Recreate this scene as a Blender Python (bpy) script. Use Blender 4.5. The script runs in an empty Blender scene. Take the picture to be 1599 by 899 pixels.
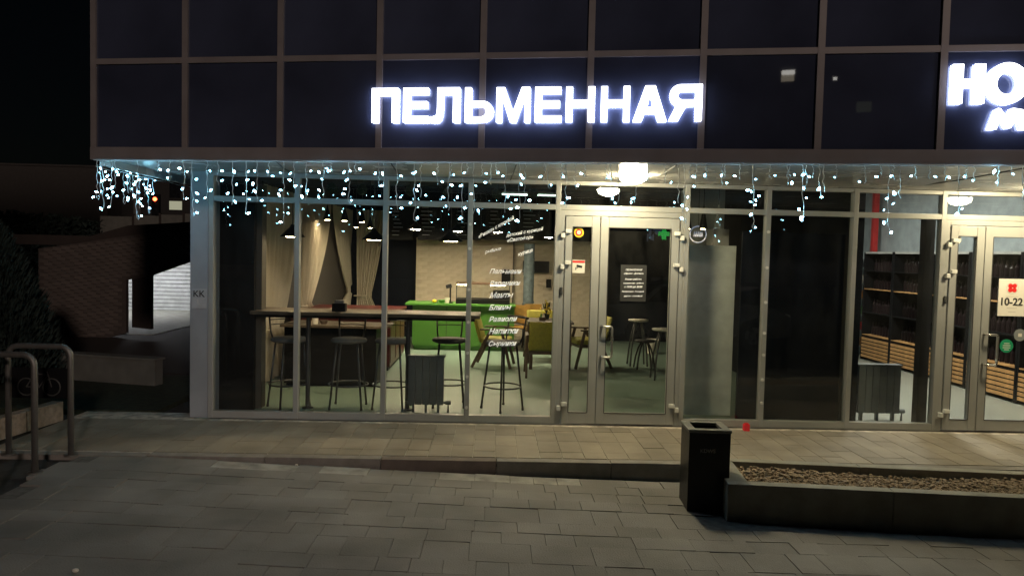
import bpy, bmesh, math, random
from mathutils import Vector, Matrix
R = random.Random(7)
S = bpy.context.scene
COL = S.collection
rad = math.radians

# ------------------------------------------------------------------ camera
FPX, PITCH, ROLL, YAW, HC = 1150.0, .0474, .0238, .0253, 1.8085
cp, sp = math.cos(PITCH), math.sin(PITCH)
FW = Vector((math.sin(YAW)*cp, math.cos(YAW)*cp, -sp))
R0 = Vector((math.cos(YAW), -math.sin(YAW), 0)); U0 = R0.cross(FW)
RT = R0*math.cos(ROLL)+U0*math.sin(ROLL); UP = U0*math.cos(ROLL)-R0*math.sin(ROLL)
CAM = Vector((0, 0, HC))
cd = bpy.data.cameras.new('camera'); cam = bpy.data.objects.new('camera', cd); COL.objects.link(cam)
cam.matrix_world = Matrix(((RT.x, UP.x, -FW.x, 0), (RT.y, UP.y, -FW.y, 0), (RT.z, UP.z, -FW.z, HC), (0, 0, 0, 1)))
cd.sensor_fit = 'HORIZONTAL'; cd.sensor_width = 36; cd.lens = 36*FPX/1599
cd.clip_start = .05; cd.clip_end = 2000
S.camera = cam

# ------------------------------------------------------------------ night sky, lamp-like low sun, exposure
SUN_EL, SUN_DIR = 15.0, Vector((-.395, .919, 0)).normalized()
w = bpy.data.worlds.new('World'); S.world = w; w.use_nodes = True
nt = w.node_tree; nt.nodes.clear()
sky = nt.nodes.new('ShaderNodeTexSky'); sky.sky_type = 'NISHITA'; sky.sun_disc = False
sky.sun_elevation = rad(SUN_EL); sky.sun_rotation = math.atan2(-SUN_DIR.x, -SUN_DIR.y)
bg = nt.nodes.new('ShaderNodeBackground'); bg.inputs[1].default_value = .00028
wo = nt.nodes.new('ShaderNodeOutputWorld')
nt.links.new(sky.outputs[0], bg.inputs[0]); nt.links.new(bg.outputs[0], wo.inputs[0])
sl = bpy.data.lights.new('sun', 'SUN'); sl.energy = .56; sl.angle = rad(3); sl.color = (1, .80, .68)
so = bpy.data.objects.new('sun', sl); COL.objects.link(so); so.location = (10, -10, 12)
so.rotation_euler = (SUN_DIR*math.cos(rad(SUN_EL))-Vector((0, 0, math.sin(rad(SUN_EL))))).to_track_quat('-Z', 'Y').to_euler()
S.view_settings.view_transform = 'Standard'; S.view_settings.look = 'None'
S.view_settings.exposure = 0; S.view_settings.gamma = 1
S.cycles.use_denoising = True
S.cycles.max_bounces = 8; S.cycles.diffuse_bounces = 4; S.cycles.glossy_bounces = 4
S.cycles.transparent_max_bounces = 24; S.cycles.sample_clamp_indirect = 4
S.cycles.caustics_reflective = False; S.cycles.caustics_refractive = False

# ------------------------------------------------------------------ picture measurements -> places
def ray(x, y): return FW + RT*((x-799.5)/FPX) - UP*((y-449.5)/FPX)
def at(x, y, Y): d = ray(x, y); return CAM + d*(Y/d.y)            # on the plane at depth Y
def atz(x, y, z=0.): d = ray(x, y); return CAM + d*((z-HC)/d.z)   # on the level z
def atx(x, y, X): d = ray(x, y); return CAM + d*(X/d.x)
YU_ANG, YU0 = .1702, 6.1821                                        # upper storey: rotated against the shopfront
UD = Vector((math.cos(YU_ANG), -math.sin(YU_ANG), 0)); UN = Vector((-math.sin(YU_ANG), -math.cos(YU_ANG), 0))
def upt(s, z, off=0.): return Vector((0, YU0, z)) + UD*s + UN*off
def atu(x, y, off=0.):
    d = ray(x, y); p0 = Vector((0, YU0, 0)) + UN*off
    return CAM + d*((p0-CAM).dot(UN)/d.dot(UN))
SH = 7.8                                                           # shopfront plane

# ------------------------------------------------------------------ materials
def mat(name, col, rough=.5, metal=0., var=.15, scale=6., bump=0., bscale=60., rnd=0., emit=None, strength=0., spec=.5, trans=0., rvar=.08, world=False):
    m = bpy.data.materials.new(name); m.use_nodes = True
    n = m.node_tree; N = n.nodes; b = N['Principled BSDF']
    b.inputs['Roughness'].default_value = rough; b.inputs['Metallic'].default_value = metal
    b.inputs['Specular IOR Level'].default_value = spec
    if trans: b.inputs['Transmission Weight'].default_value = trans
    tc = N.new('ShaderNodeTexCoord')
    nz = N.new('ShaderNodeTexNoise'); nz.inputs['Scale'].default_value = scale; nz.inputs['Detail'].default_value = 6
    src = N.new('ShaderNodeNewGeometry').outputs['Position'] if world else tc.outputs['Object']
    n.links.new(src, nz.inputs['Vector'])
    mr = N.new('ShaderNodeMapRange'); mr.inputs[1].default_value = .3; mr.inputs[2].default_value = .7
    mr.inputs[3].default_value = 1-var; mr.inputs[4].default_value = 1+var
    n.links.new(nz.outputs['Fac'], mr.inputs[0])
    fac = mr.outputs[0]
    if rnd:
        oi = N.new('ShaderNodeObjectInfo'); r2 = N.new('ShaderNodeMapRange')
        r2.inputs[3].default_value = 1-rnd; r2.inputs[4].default_value = 1+rnd
        n.links.new(oi.outputs['Random'], r2.inputs[0])
        mu = N.new('ShaderNodeMath'); mu.operation = 'MULTIPLY'
        n.links.new(fac, mu.inputs[0]); n.links.new(r2.outputs[0], mu.inputs[1]); fac = mu.outputs[0]
    vm = N.new('ShaderNodeVectorMath'); vm.operation = 'SCALE'; vm.inputs[0].default_value = col
    n.links.new(fac, vm.inputs['Scale']); n.links.new(vm.outputs[0], b.inputs['Base Color'])
    rr = N.new('ShaderNodeMapRange'); rr.inputs[3].default_value = max(0, rough-rvar); rr.inputs[4].default_value = min(1, rough+rvar)
    n.links.new(nz.outputs['Fac'], rr.inputs[0]); n.links.new(rr.outputs[0], b.inputs['Roughness'])
    if bump:
        nb = N.new('ShaderNodeTexNoise'); nb.inputs['Scale'].default_value = bscale; nb.inputs['Detail'].default_value = 5
        n.links.new(tc.outputs['Object'], nb.inputs['Vector'])
        bp = N.new('ShaderNodeBump'); bp.inputs['Strength'].default_value = bump; bp.inputs['Distance'].default_value = .01
        n.links.new(nb.outputs['Fac'], bp.inputs['Height']); n.links.new(bp.outputs[0], b.inputs['Normal'])
    if emit:
        b.inputs['Emission Color'].default_value = (*emit, 1); b.inputs['Emission Strength'].default_value = strength
    return m
def glow(name, col, s): return mat(name, (.8, .8, .8), .4, var=.02, emit=col, strength=s)
def glassmat(name, tint, f0=.045):
    m = bpy.data.materials.new(name); m.use_nodes = True; n = m.node_tree; N = n.nodes; N.clear()
    out = N.new('ShaderNodeOutputMaterial'); tr = N.new('ShaderNodeBsdfTransparent'); tr.inputs[0].default_value = (*tint, 1)
    gl = N.new('ShaderNodeBsdfGlossy'); gl.inputs['Roughness'].default_value = 0
    lw = N.new('ShaderNodeLayerWeight'); lw.inputs[0].default_value = .5
    pw = N.new('ShaderNodeMath'); pw.operation = 'POWER'; pw.inputs[1].default_value = 5
    ma = N.new('ShaderNodeMath'); ma.operation = 'MULTIPLY_ADD'; ma.inputs[1].default_value = 1-f0; ma.inputs[2].default_value = f0
    mx = N.new('ShaderNodeMixShader')
    n.links.new(lw.outputs['Facing'], pw.inputs[0]); n.links.new(pw.outputs[0], ma.inputs[0])
    n.links.new(ma.outputs[0], mx.inputs[0]); n.links.new(tr.outputs[0], mx.inputs[1]); n.links.new(gl.outputs[0], mx.inputs[2])
    df = N.new('ShaderNodeBsdfDiffuse'); df.inputs[0].default_value = (.6, .6, .6, 1); ge = N.new('ShaderNodeNewGeometry')   # dust and smears on the pane
    mp = N.new('ShaderNodeMapping'); mp.inputs['Scale'].default_value = (2.2, 1, .9); nz = N.new('ShaderNodeTexNoise'); nz.inputs['Scale'].default_value = 2.4; nz.inputs['Detail'].default_value = 8; nz.inputs['Roughness'].default_value = .65
    mr = N.new('ShaderNodeMapRange'); mr.inputs[1].default_value = .38; mr.inputs[2].default_value = .8; mr.inputs[3].default_value = .002; mr.inputs[4].default_value = .016
    n.links.new(ge.outputs['Position'], mp.inputs[0]); n.links.new(mp.outputs[0], nz.inputs['Vector']); n.links.new(nz.outputs['Fac'], mr.inputs[0])
    m2 = N.new('ShaderNodeMixShader'); n.links.new(mr.outputs[0], m2.inputs[0]); n.links.new(mx.outputs[0], m2.inputs[1]); n.links.new(df.outputs[0], m2.inputs[2])
    n.links.new(m2.outputs[0], out.inputs[0]); return m
def bulbmat():
    m = glow('bulb', (.30, .74, 1.0), 44); n = m.node_tree; b = n.nodes['Principled BSDF']
    oi = n.nodes.new('ShaderNodeObjectInfo'); pw = n.nodes.new('ShaderNodeMath'); pw.operation = 'POWER'; pw.inputs[1].default_value = 1.6
    mr = n.nodes.new('ShaderNodeMapRange'); mr.inputs[3].default_value = 10; mr.inputs[4].default_value = 120
    n.links.new(oi.outputs['Random'], pw.inputs[0]); n.links.new(pw.outputs[0], mr.inputs[0]); n.links.new(mr.outputs[0], b.inputs['Emission Strength']); return m
M = dict(
    pierwall=mat('pierwall', (.085, .075, .062), .7),
    alu=mat('alu', (.41, .41, .395), .42, .25, .06, 3), aludark=mat('aludark', (.05, .05, .05), .5),
    mull=mat('mull', (.255, .228, .232), .5, .1, .1, 4), spandrel=mat('spandrel', (.046, .054, .092), .02, 0, .3, 1.2, rnd=.12, spec=.42, rvar=.012),
    soffit=mat('soffit', (.62, .62, .60), .26, .15, .06, 3), glass=glassmat('glass', (.94, .96, .95)),
    pillar=mat('pillar', (.34, .36, .39), .5, .1, .12, 3), white=mat('white', (.75, .74, .70), .5), black=mat('black', (.009, .009, .010), .5, spec=.12),
    navy=mat('navy', (.006, .008, .015), .5, spec=.10), darkwall=mat('darkwall', (.035, .030, .028), .7), steel=mat('steel', (.6, .58, .55), .28, .9, .08),
    sign=glow('sign', (.90, .93, 1.0), 4.6), signside=glow('signside', (.34, .46, 1.0), 1.6), signhalo=glow('signhalo', (.62, .70, 1.0), 19), bulb=bulbmat(),
    wire=mat('wire', (.75, .78, .78), .5), cable=mat('cable', (.03, .03, .03), .6), porch=glow('porch', (1, .85, .52), 220),
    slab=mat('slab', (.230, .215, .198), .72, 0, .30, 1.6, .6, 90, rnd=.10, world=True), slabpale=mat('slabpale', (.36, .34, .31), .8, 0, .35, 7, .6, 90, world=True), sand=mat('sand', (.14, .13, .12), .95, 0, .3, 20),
    terr=mat('terr', (.275, .238, .188), .65, 0, .28, 2.2, .4, 120, rnd=.09, world=True), tjoint=mat('tjoint', (.50, .45, .38), .9, 0, .55, 9),
    kerb=mat('kerb', (.24, .22, .20), .8, 0, .2, 8, .4, 90, rnd=.1), kerbred=mat('kerbred', (.19, .155, .135), .8, 0, .2, 8, .4, 90),
    conc=mat('conc', (.30, .29, .25), .8, 0, .22, 5, .5, 90), gravel=mat('gravel', (.34, .26, .18), .85, 0, .5, 45),
    bin=mat('bin', (.008, .008, .009), .42, .2, .2, 20), rim=mat('rim', (.22, .22, .20), .5, .1), pict=mat('pict', (.06, .06, .058), .6), letter=mat('letter', (.30, .30, .30), .6),
    asphalt=mat('asphalt', (.05, .048, .045), .9, 0, .3, 12, .5, 150), floor=mat('floor', (.180, .258, .215), .42, 0, .06, 2),
    ceil=mat('ceil', (.035, .035, .038), .8), brick=mat('brick', (.58, .505, .40), .8, 0, .10, 9, .5, 60, rnd=.07), mortar=mat('mortar', (.55, .475, .375), .9),
    green=mat('green', (.070, .205, .028), .45, 0, .05, 3), greentop=mat('greentop', (.09, .26, .045), .35), red=mat('red', (.085, .014, .012), .35),
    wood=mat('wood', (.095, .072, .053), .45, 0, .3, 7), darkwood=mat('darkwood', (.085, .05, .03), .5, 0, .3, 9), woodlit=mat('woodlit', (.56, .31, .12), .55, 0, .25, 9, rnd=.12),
    seat=mat('seat', (.16, .15, .145), .7), seatblk=mat('seatblk', (.02, .02, .022), .6), leg=mat('leg', (.10, .10, .105), .35, .6), legblk=mat('legblk', (.02, .02, .022), .4, .3),
    yellow=mat('yellow', (.33, .30, .035), .7, 0, .15, 30), orange=mat('orange', (.27, .145, .02), .6), radi=mat('radi', (.15, .165, .175), .4),
    bulbw=glow('bulbw', (1, .74, .42), 95), bulbk=glow('bulbk', (1, .80, .52), 350), tube=glow('tube', (.70, 1.0, .82), 7), storelamp=glow('storelamp', (1, .96, .84), 175), striplamp=glow('striplamp', (1, .80, .45), 60),
    shade=mat('shade', (.012, .012, .014), .4), shadegrey=mat('shadegrey', (.42, .42, .40), .5), moss=mat('moss', (.02, .04, .025), .9, 0, .4, 40),
    bluegrey=mat('bluegrey', (.10, .135, .155), .7, 0, .3, 14), frost=mat('frost', (.72, .71, .67), .6), text=mat('text', (.85, .84, .80), .5, emit=(1, .97, .88), strength=.38, var=.03),  # text: slight glow put into the printed lettering to brighten it
    textdim=mat('textdim', (.20, .20, .22), .6), storewall=mat('storewall', (.34, .39, .41), .7), redcol=mat('redcol', (.50, .03, .03), .5),
    paper=mat('paper', (.80, .76, .68), .6, var=.03), redprint=mat('redprint', (.75, .02, .02), .6, var=.03), blackprint=mat('blackprint', (.02, .02, .02), .6), greyprint=mat('greyprint', (.55, .52, .47), .6),
    greenprint=mat('greenprint', (.01, .30, .14), .6, var=.03), yelprint=mat('yelprint', (.85, .62, .02), .6, var=.03), greyst=mat('greyst', (.25, .27, .27), .6),
    fbrick=mat('fbrick', (.095, .075, .066), .85, 0, .2, 9, .5, 60, rnd=.14), fmortar=mat('fmortar', (.062, .048, .043), .9), fconc=mat('fconc', (.13, .125, .11), .9), darkconc=mat('darkconc', (.035, .025, .022), .9),
    shutter=mat('shutter', (.62, .62, .60), .55), garlamp=glow('garlamp', (.92, .95, 1), 95), leaf=mat('leaf', (.014, .024, .019), .8, 0, .4, 12), bark=mat('bark', (.04, .03, .02), .9),
    grass=mat('grass', (.028, .034, .018), .95, 0, .5, 14, .6, 60), galv=mat('galv', (.20, .19, .18), .45, .6, .12, 12), apart=mat('apart', (.048, .042, .039), .9), apart2=mat('apart2', (.03, .027, .026), .9),
    winlit=glow('winlit', (1, .86, .62), 2.4), winwhite=glow('winwhite', (1, .96, .88), 9), winolive=glow('winolive', (.6, .66, .42), .35), winoff=mat('winoff', (.012, .013, .016), .2), redlamp=glow('redlamp', (1, .07, .02), 14),
    curtain=None, redglass=mat('redglass', (.75, .03, .04), .2, emit=(1, .05, .05), strength=.10), bluesign=glow('bluesign', (.45, .6, 1), .4), bottle=mat('bottle', (.016, .010, .011), .3, spec=.2, rnd=.5), amber=mat('amber', (.45, .20, .04), .3, rnd=.4),
    crossgreen=glow('crossgreen', (.05, 1, .15), 3.5), carpaint=mat('carpaint', (.30, .31, .33), .25, .3), tyre=mat('tyre', (.02, .02, .02), .85), cloth=mat('cloth', (.55, .55, .52), .8))
def curtainmat():
    m = mat('curtain', (.68, .62, .52), .9, 0, .06, 4); n = m.node_tree; N = n.nodes
    b = N['Principled BSDF']; o = [x for x in N if x.type == 'OUTPUT_MATERIAL'][0]
    tl = N.new('ShaderNodeBsdfTranslucent'); tl.inputs[0].default_value = (.62, .54, .42, 1)
    mx = N.new('ShaderNodeMixShader'); mx.inputs[0].default_value = .4
    n.links.new(b.outputs[0], mx.inputs[1]); n.links.new(tl.outputs[0], mx.inputs[2]); n.links.new(mx.outputs[0], o.inputs[0]); return m
M['curtain'] = curtainmat()

# ------------------------------------------------------------------ building tools
def wloc(o):
    v = Vector((0, 0, 0))
    while o: v += o.location; o = o.parent
    return v
class MB:
    def __init__(s): s.b = bmesh.new()
    def box(s, x0, x1, y0, y1, z0, z1, bev=0.):
        return s.obox(Vector(((x0+x1)/2, (y0+y1)/2, (z0+z1)/2)), Vector((1, 0, 0)), Vector((0, 1, 0)), abs(x1-x0), abs(y1-y0), abs(z1-z0), bev)
    def obox(s, c, ax, ay, lx, ly, lz, bev=0.):
        ax = Vector(ax).normalized(); ay = Vector(ay).normalized(); az = ax.cross(ay)
        m = Matrix(((ax.x*lx, ay.x*ly, az.x*lz, c[0]), (ax.y*lx, ay.y*ly, az.y*lz, c[1]), (ax.z*lx, ay.z*ly, az.z*lz, c[2]), (0, 0, 0, 1)))
        g = bmesh.ops.create_cube(s.b, size=1, matrix=m)
        if bev:
            ed = list({e for v in g['verts'] for e in v.link_edges})
            bmesh.ops.bevel(s.b, geom=ed, offset=bev, segments=2, affect='EDGES', profile=.6)
        return s
    def bar(s, a, b, w_, h_, bev=0.):
        a = Vector(a); b = Vector(b); d = b-a; up = Vector((0, 0, 1)) if abs(d.normalized().z) < .9 else Vector((0, 1, 0))
        ay = up.cross(d).normalized()
        return s.obox((a+b)/2, d, ay, d.length, w_, h_, bev)
    def cyl(s, a, b, r, r2=None, seg=12):
        a = Vector(a); b = Vector(b); d = b-a
        q = d.to_track_quat('Z', 'Y').to_matrix().to_4x4(); q.translation = (a+b)/2
        bmesh.ops.create_cone(s.b, cap_ends=True, segments=seg, radius1=r, radius2=r if r2 is None else r2, depth=d.length, matrix=q)
        return s
    def ball(s, c, r, sub=2, sc=(1, 1, 1), rot=None):
        m = Matrix.Translation(c) @ (rot.to_4x4() if rot else Matrix()) @ Matrix.Diagonal((*sc, 1))
        bmesh.ops.create_icosphere(s.b, subdivisions=sub, radius=r, matrix=m); return s
    def tube(s, pts, r, seg=8, closed=False):
        pts = [Vector(p) for p in pts]; n = len(pts); rings = []; prev = None
        for i, p in enumerate(pts):
            if closed: t = pts[(i+1) % n]-pts[i-1]
            else: t = pts[min(i+1, n-1)]-pts[max(i-1, 0)]
            t.normalize()
            if prev is None:
                u = t.orthogonal().normalized()
            else:
                u = (prev-t*prev.dot(t)).normalized()
            prev = u; v = t.cross(u)
            rings.append([s.b.verts.new(p+(u*math.cos(k*2*math.pi/seg)+v*math.sin(k*2*math.pi/seg))*r) for k in range(seg)])
        for i in range(n if closed else n-1):
            A, B = rings[i], rings[(i+1) % n]
            for k in range(seg): s.b.faces.new((A[k], A[(k+1) % seg], B[(k+1) % seg], B[k]))
        if not closed: s.b.faces.new(rings[0][::-1]); s.b.faces.new(rings[-1])
        return s
    def lathe(s, prof, c=(0, 0, 0), seg=20):
        c = Vector(c); rings = []
        for r, z in prof:
            rings.append([s.b.verts.new(c+Vector((r*math.cos(k*2*math.pi/seg), r*math.sin(k*2*math.pi/seg), z))) for k in range(seg)] if r > 1e-5 else [s.b.verts.new(c+Vector((0, 0, z)))])
        for A, B in zip(rings, rings[1:]):
            for k in range(seg):
                a = [A[k % len(A)], A[(k+1) % len(A)]] if len(A) > 1 else [A[0]]
                b = [B[(k+1) % len(B)], B[k % len(B)]] if len(B) > 1 else [B[0]]
                if len(a)+len(b) > 2: s.b.faces.new(a+b)
        return s
    def prism(s, pts, ext):
        ext = Vector(ext); a = [s.b.verts.new(Vector(p)) for p in pts]; b = [s.b.verts.new(Vector(p)+ext) for p in pts]; n = len(a)
        s.b.faces.new(a); s.b.faces.new(b[::-1])
        for i in range(n): s.b.faces.new((a[i], b[i], b[(i+1) % n], a[(i+1) % n]))
        return s
    def mesh(s, name, m, off=None, smooth=False):
        bmesh.ops.recalc_face_normals(s.b, faces=s.b.faces)
        if off is not None: bmesh.ops.translate(s.b, vec=-off, verts=s.b.verts)
        me = bpy.data.meshes.new(name); s.b.to_mesh(me); s.b.free()
        me.materials.append(m if not isinstance(m, str) else M[m])
        if smooth:
            for p in me.polygons: p.use_smooth = True
        return me
    def build(s, name, m, parent=None, smooth=False, at=None):
        off = wloc(parent) if parent else at
        me = s.mesh(name, m, off, smooth)
        o = bpy.data.objects.new(name, me); COL.objects.link(o)
        if parent: o.parent = parent
        elif at is not None: o.location = at
        return o
def inst(name, me, parent, loc, rot=(0, 0, 0), sc=(1, 1, 1)):
    o = bpy.data.objects.new(name, me); COL.objects.link(o)
    o.location = Vector(loc)-(wloc(parent) if parent else Vector()); o.rotation_euler = rot; o.scale = sc
    if parent: o.parent = parent
    return o
def tag(o, label=None, cat=None, group=None, kind=None):
    for k, v in (('label', label), ('category', cat), ('group', group), ('kind', kind)):
        if v: o[k] = v
    return o
def thing(name, label, cat, loc=(0, 0, 0), rz=0, group=None):
    o = bpy.data.objects.new(name, None); COL.objects.link(o); o.location = loc; o.rotation_euler = (0, 0, rz); o.empty_display_size = .1
    return tag(o, label, cat, group)
def copy_tree(o, parent=None):
    c = o.copy(); COL.objects.link(c); c.parent = parent
    for ch in list(o.children): copy_tree(ch, c)
    return c
def struct(name, mb, m, smooth=False): return tag(mb.build(name, m, None, smooth), kind='structure')
def curve_mesh(name, outlines, depth, m):
    """flat outlines (with holes) -> solid of the given depth, facing -Y, in local x/z"""
    c = bpy.data.curves.new(name, 'CURVE'); c.dimensions = '2D'; c.fill_mode = 'BOTH'; c.extrude = depth/2
    for pts in outlines:
        sp_ = c.splines.new('POLY'); sp_.points.add(len(pts)-1); sp_.use_cyclic_u = True
        for p, q in zip(sp_.points, pts): p.co = (q[0], q[1], 0, 1)
    return finish_curve(name, c, m)
def finish_curve(name, c, m):
    t = bpy.data.objects.new('tmp', c); COL.objects.link(t)
    me = bpy.data.meshes.new_from_object(t.evaluated_get(bpy.context.evaluated_depsgraph_get()))
    bpy.data.objects.remove(t); bpy.data.curves.remove(c)
    me.name = name; me.transform(Matrix.Rotation(math.pi/2, 4, 'X')); me.materials.clear(); me.materials.append(M[m] if isinstance(m, str) else m)
    return me
def lettering(text, m, parent, p0, p1, depth=.002, bold=0., shear=0., name='lettering'):
    """text whose baseline runs from p0 to p1 (world points)"""
    c = bpy.data.curves.new(name, 'FONT'); c.body = text; c.size = 1; c.offset = bold; c.shear = shear; c.extrude = 0
    me = finish_curve(name, c, m)
    xs = [v.co.x for v in me.vertices]; x0, x1 = min(xs), max(xs)
    p0 = Vector(p0); p1 = Vector(p1); L = (p1-p0).length; k = L/(x1-x0)
    ax = (p1-p0).normalized(); az = Vector((0, 0, 1)); az = (az-ax*az.dot(ax)).normalized(); ay = az.cross(ax)
    off = wloc(parent) if parent else Vector()
    for v in me.vertices:
        q = v.co; v.co = p0-off + ax*((q.x-x0)*k) + ay*(q.y*k) + az*(q.z*k)
    # give the film a little body
    b = bmesh.new(); b.from_mesh(me); g = bmesh.ops.extrude_face_region(b, geom=list(b.faces))
    bmesh.ops.translate(b, vec=ay*depth, verts=[e for e in g['geom'] if isinstance(e, bmesh.types.BMVert)])
    bmesh.ops.recalc_face_normals(b, faces=b.faces); b.to_mesh(me); b.free()
    o = bpy.data.objects.new(name, me); COL.objects.link(o)
    if parent: o.parent = parent
    return o
def arc(cx, cy, rx, ry, a0, a1, n=12): return [(cx+rx*math.cos(rad(a0+(a1-a0)*i/n)), cy+ry*math.sin(rad(a0+(a1-a0)*i/n))) for i in range(n+1)]

# ================================================================== ground
def gz(X):                                                         # the plaza falls away to the right
    pts = [(-60, 0), (-2.9, 0), (-.92, -.075), (.26, -.115), (1.7, -.15), (4.2, -.185), (60, -.6)]
    for (a, za), (b, zb) in zip(pts, pts[1:]):
        if X <= b: return za+(zb-za)*(X-a)/(b-a)
    return pts[-1][1]
g = MB()
xs = [-120, -30, -12, -3.54, -2.9, -.92, .26, 1.7, 4.2, 12, 40, 120]
def strip(mb, xs, y0, y1, f):
    a = [mb.b.verts.new((x, y0, f(x))) for x in xs]; b = [mb.b.verts.new((x, y1, f(x))) for x in xs]
    for i in range(len(xs)-1): mb.b.faces.new((a[i], a[i+1], b[i+1], b[i]))
strip(g, xs, -60, 6.33, lambda x: gz(x)-.05); strip(g, xs, 6.33, 160, lambda x: -.05 if x < 20 else -.05)
struct('ground', g, 'asphalt')
# plaza paving slabs
ps = MB(); strip(ps, [-3.5, -2.9, -.92, .26, 1.7, 4.2, 6.5], 2.2, 6.30, lambda x: gz(x)-.012)
pav = struct('pavement', ps, 'sand')
slabs = []
y = 6.285
SL = {}
def slabmesh(lx, ly):
    k = (lx, ly)
    if k not in SL: SL[k] = MB().box(-lx/2+.0013, lx/2-.0013, -ly/2+.0013, ly/2-.0013, -.03, 0, .0025).mesh('slab', 'slab')
    return SL[k]
while y > 2.5:
    ly = R.choice([.2, .2, .2, .3]); x = -3.48-R.random()*.15
    while x < 5.2:
        lx = R.choice([.2, .2, .3, .3, .4]); c = x+lx/2
        if ly == .3 and lx == .4 and R.random() < .3:
            slabs += [(c, y-.1, lx, .2), (c-.1, y-.25, .2, .1), (c+.1, y-.25, .2, .1)]
        else: slabs.append((c, y-ly/2, lx, ly))
        x += lx
    y -= ly
vis = [s for s in slabs if s[0] > -3.4 and not (s[0] > 1.62 and 5.25 < s[1])]
def onframe(s):
    d = Vector((s[0], s[1], gz(s[0])))-CAM; w_ = d.dot(FW)
    if w_ < .5: return 0
    px, py = 799.5+FPX*d.dot(RT)/w_, 449.5-FPX*d.dot(UP)/w_
    return 1 if -60 < px < 1660 and py < 940 else 0
vis.sort(key=lambda s: (-onframe(s), s[1]))
rest = MB()
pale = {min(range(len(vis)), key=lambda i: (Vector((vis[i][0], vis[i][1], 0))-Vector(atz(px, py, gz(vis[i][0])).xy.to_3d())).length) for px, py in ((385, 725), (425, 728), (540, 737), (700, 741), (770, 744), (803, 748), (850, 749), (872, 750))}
for i, (x, y, lx, ly) in enumerate(vis):
    sl_ = (gz(x+.05)-gz(x-.05))/.1; z = gz(x)+R.uniform(-.0035, .0035)
    if i < 300:
        o = inst('paving_slab', slabmesh(lx, ly), pav, (x, y, z), (R.uniform(-.011, .011), -math.atan(sl_)+R.uniform(-.009, .009), R.uniform(-.006, .006)))
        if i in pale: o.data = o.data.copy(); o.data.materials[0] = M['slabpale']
    else: rest.obox((x, y, z-.015), (1, 0, sl_), (0, 1, 0), lx-.006, ly-.006, .03)
if len(rest.b.verts): tag(rest.build('paving_slabs', 'slab', pav), kind='stuff')
# terrace in front of the shops
te = MB(); te.box(-4.36, 9, 6.43, 7.76, -.4, -.006); te.box(-4.36, -3.18, 7.76, 8.0, -.4, -.006); terr = struct('terrace', te, 'tjoint')
TS = [MB().box(-.0975, .0975, -.197, .197, -.03, 0, .002).mesh('paving_slab', 'terr'), MB().box(-.0975, .0975, -.097, .097, -.03, 0, .002).mesh('paving_slab', 'terr')]
x = -4.25; n = 0
while x < 7.6:
    y = 6.45
    ly0 = R.choice([.2, .4])
    while y < 7.74:
        ly = ly0 if ly0 == .2 or y+.4 < 7.76 else .2
        if y+ly > 7.77: break
        inst('paving_slab', TS[0 if ly == .4 else 1], terr, (x, y+ly/2, R.uniform(-.001, .0015)), (R.uniform(-.004, .004), R.uniform(-.004, .004), 0)); n += 1
        y += ly; ly0 = .4
    x += .2
kb = MB().box(-4.3, -2.96, 6.315, 6.42, -.3, -.004); kerb = struct('kerb', kb, 'kerb')
KS = MB().box(-.497, .497, -.055, .055, -.3, .004, .006).mesh('kerb_stone', 'kerb'); KR = MB().box(-.497, .497, -.055, .055, -.3, .004, .006).mesh('kerb_stone', 'kerbred')
for i in range(11):
    inst('kerb_stone', KR if i == 2 else KS, kerb, (-2.44+i, 6.37+R.uniform(-.004, .004), R.uniform(-.002, .002)))
# far road by the car-park entrance and planting strip
rd = MB(); rd.box(-30, -3.6, 10.6, 40, -.045, -.035); struct('road', rd, 'darkconc')
gs = MB(); gs.box(-12, -3.62, 8.0, 10.2, -.045, .01); struct('planting_bed', gs, 'grass')

# ================================================================== the shop building
B = thing('shop_building', 'glass-fronted shop building with dark overhanging upper storey and grey shopfront', 'building', (0, SH, 0))
ZF, ZM, ZT, ZS = 2.563, 3.436, 2.302, 2.582
S0, W0, CZ_ = -3.698, .892, 3.15
zrow = [ZF+.11, ZM, 5.05, 6.4]
spm = None
for r in range(3):
    for k in range(14):
        s0, s1 = S0+k*W0, S0+(k+1)*W0; z0, z1 = zrow[r], zrow[r+1]
        c = upt((s0+s1)/2, (z0+z1)/2, -.022)
        key = z1-z0
        me = MB().obox((0, 0, 0), UD, UN, W0-.004, .02, z1-z0-.004).mesh('spandrel_panel', 'spandrel') if k == 0 else me
        inst('spandrel_panel', me, B, c)
mm = MB().obox((0, 0, 0), UD, UN, .052, .05, zrow[3]-zrow[0]).mesh('mullion', 'mull')
for k in range(15): inst('mullion', mm, B, upt(S0+k*W0, (zrow[0]+zrow[3])/2, -.018))
for z in zrow[1:]:
    MB().obox(upt(S0+7*W0, z, -.021), UD, UN, 14*W0+.05, .05, .05).build('transom', 'mull', B)
MB().obox(upt(S0+7*W0, ZF+.055, -.008), UD, UN, 14*W0+.05, .05, .112, .004).build('fascia', 'mull', B)
bk = MB()                                                            # body of the storey behind the panels
a = upt(S0+.01, 0, -.05); b = upt(S0+14*W0, 0, -.05)
bk.prism([(a.x, a.y, ZS+.05), (b.x, b.y, ZS+.05), (b.x, SH+.02, ZS+.05), (-3.3, SH+.02, ZS+.05), (-3.3, 17, ZS+.05), (a.x, 17, ZS+.05)], (0, 0, .02)); bk.build('storey_floor', 'darkwall', B)
MB().box(-3.42, b.x, SH+.02, 17, CZ_+.06, CZ_+.12).build('storey_floor', 'darkwall', B)
bk = MB(); bk.box(a.x, a.x+.06, a.y+.02, 17, ZS+.08, 6.4); bk.build('side_wall', 'mull', B)
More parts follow.
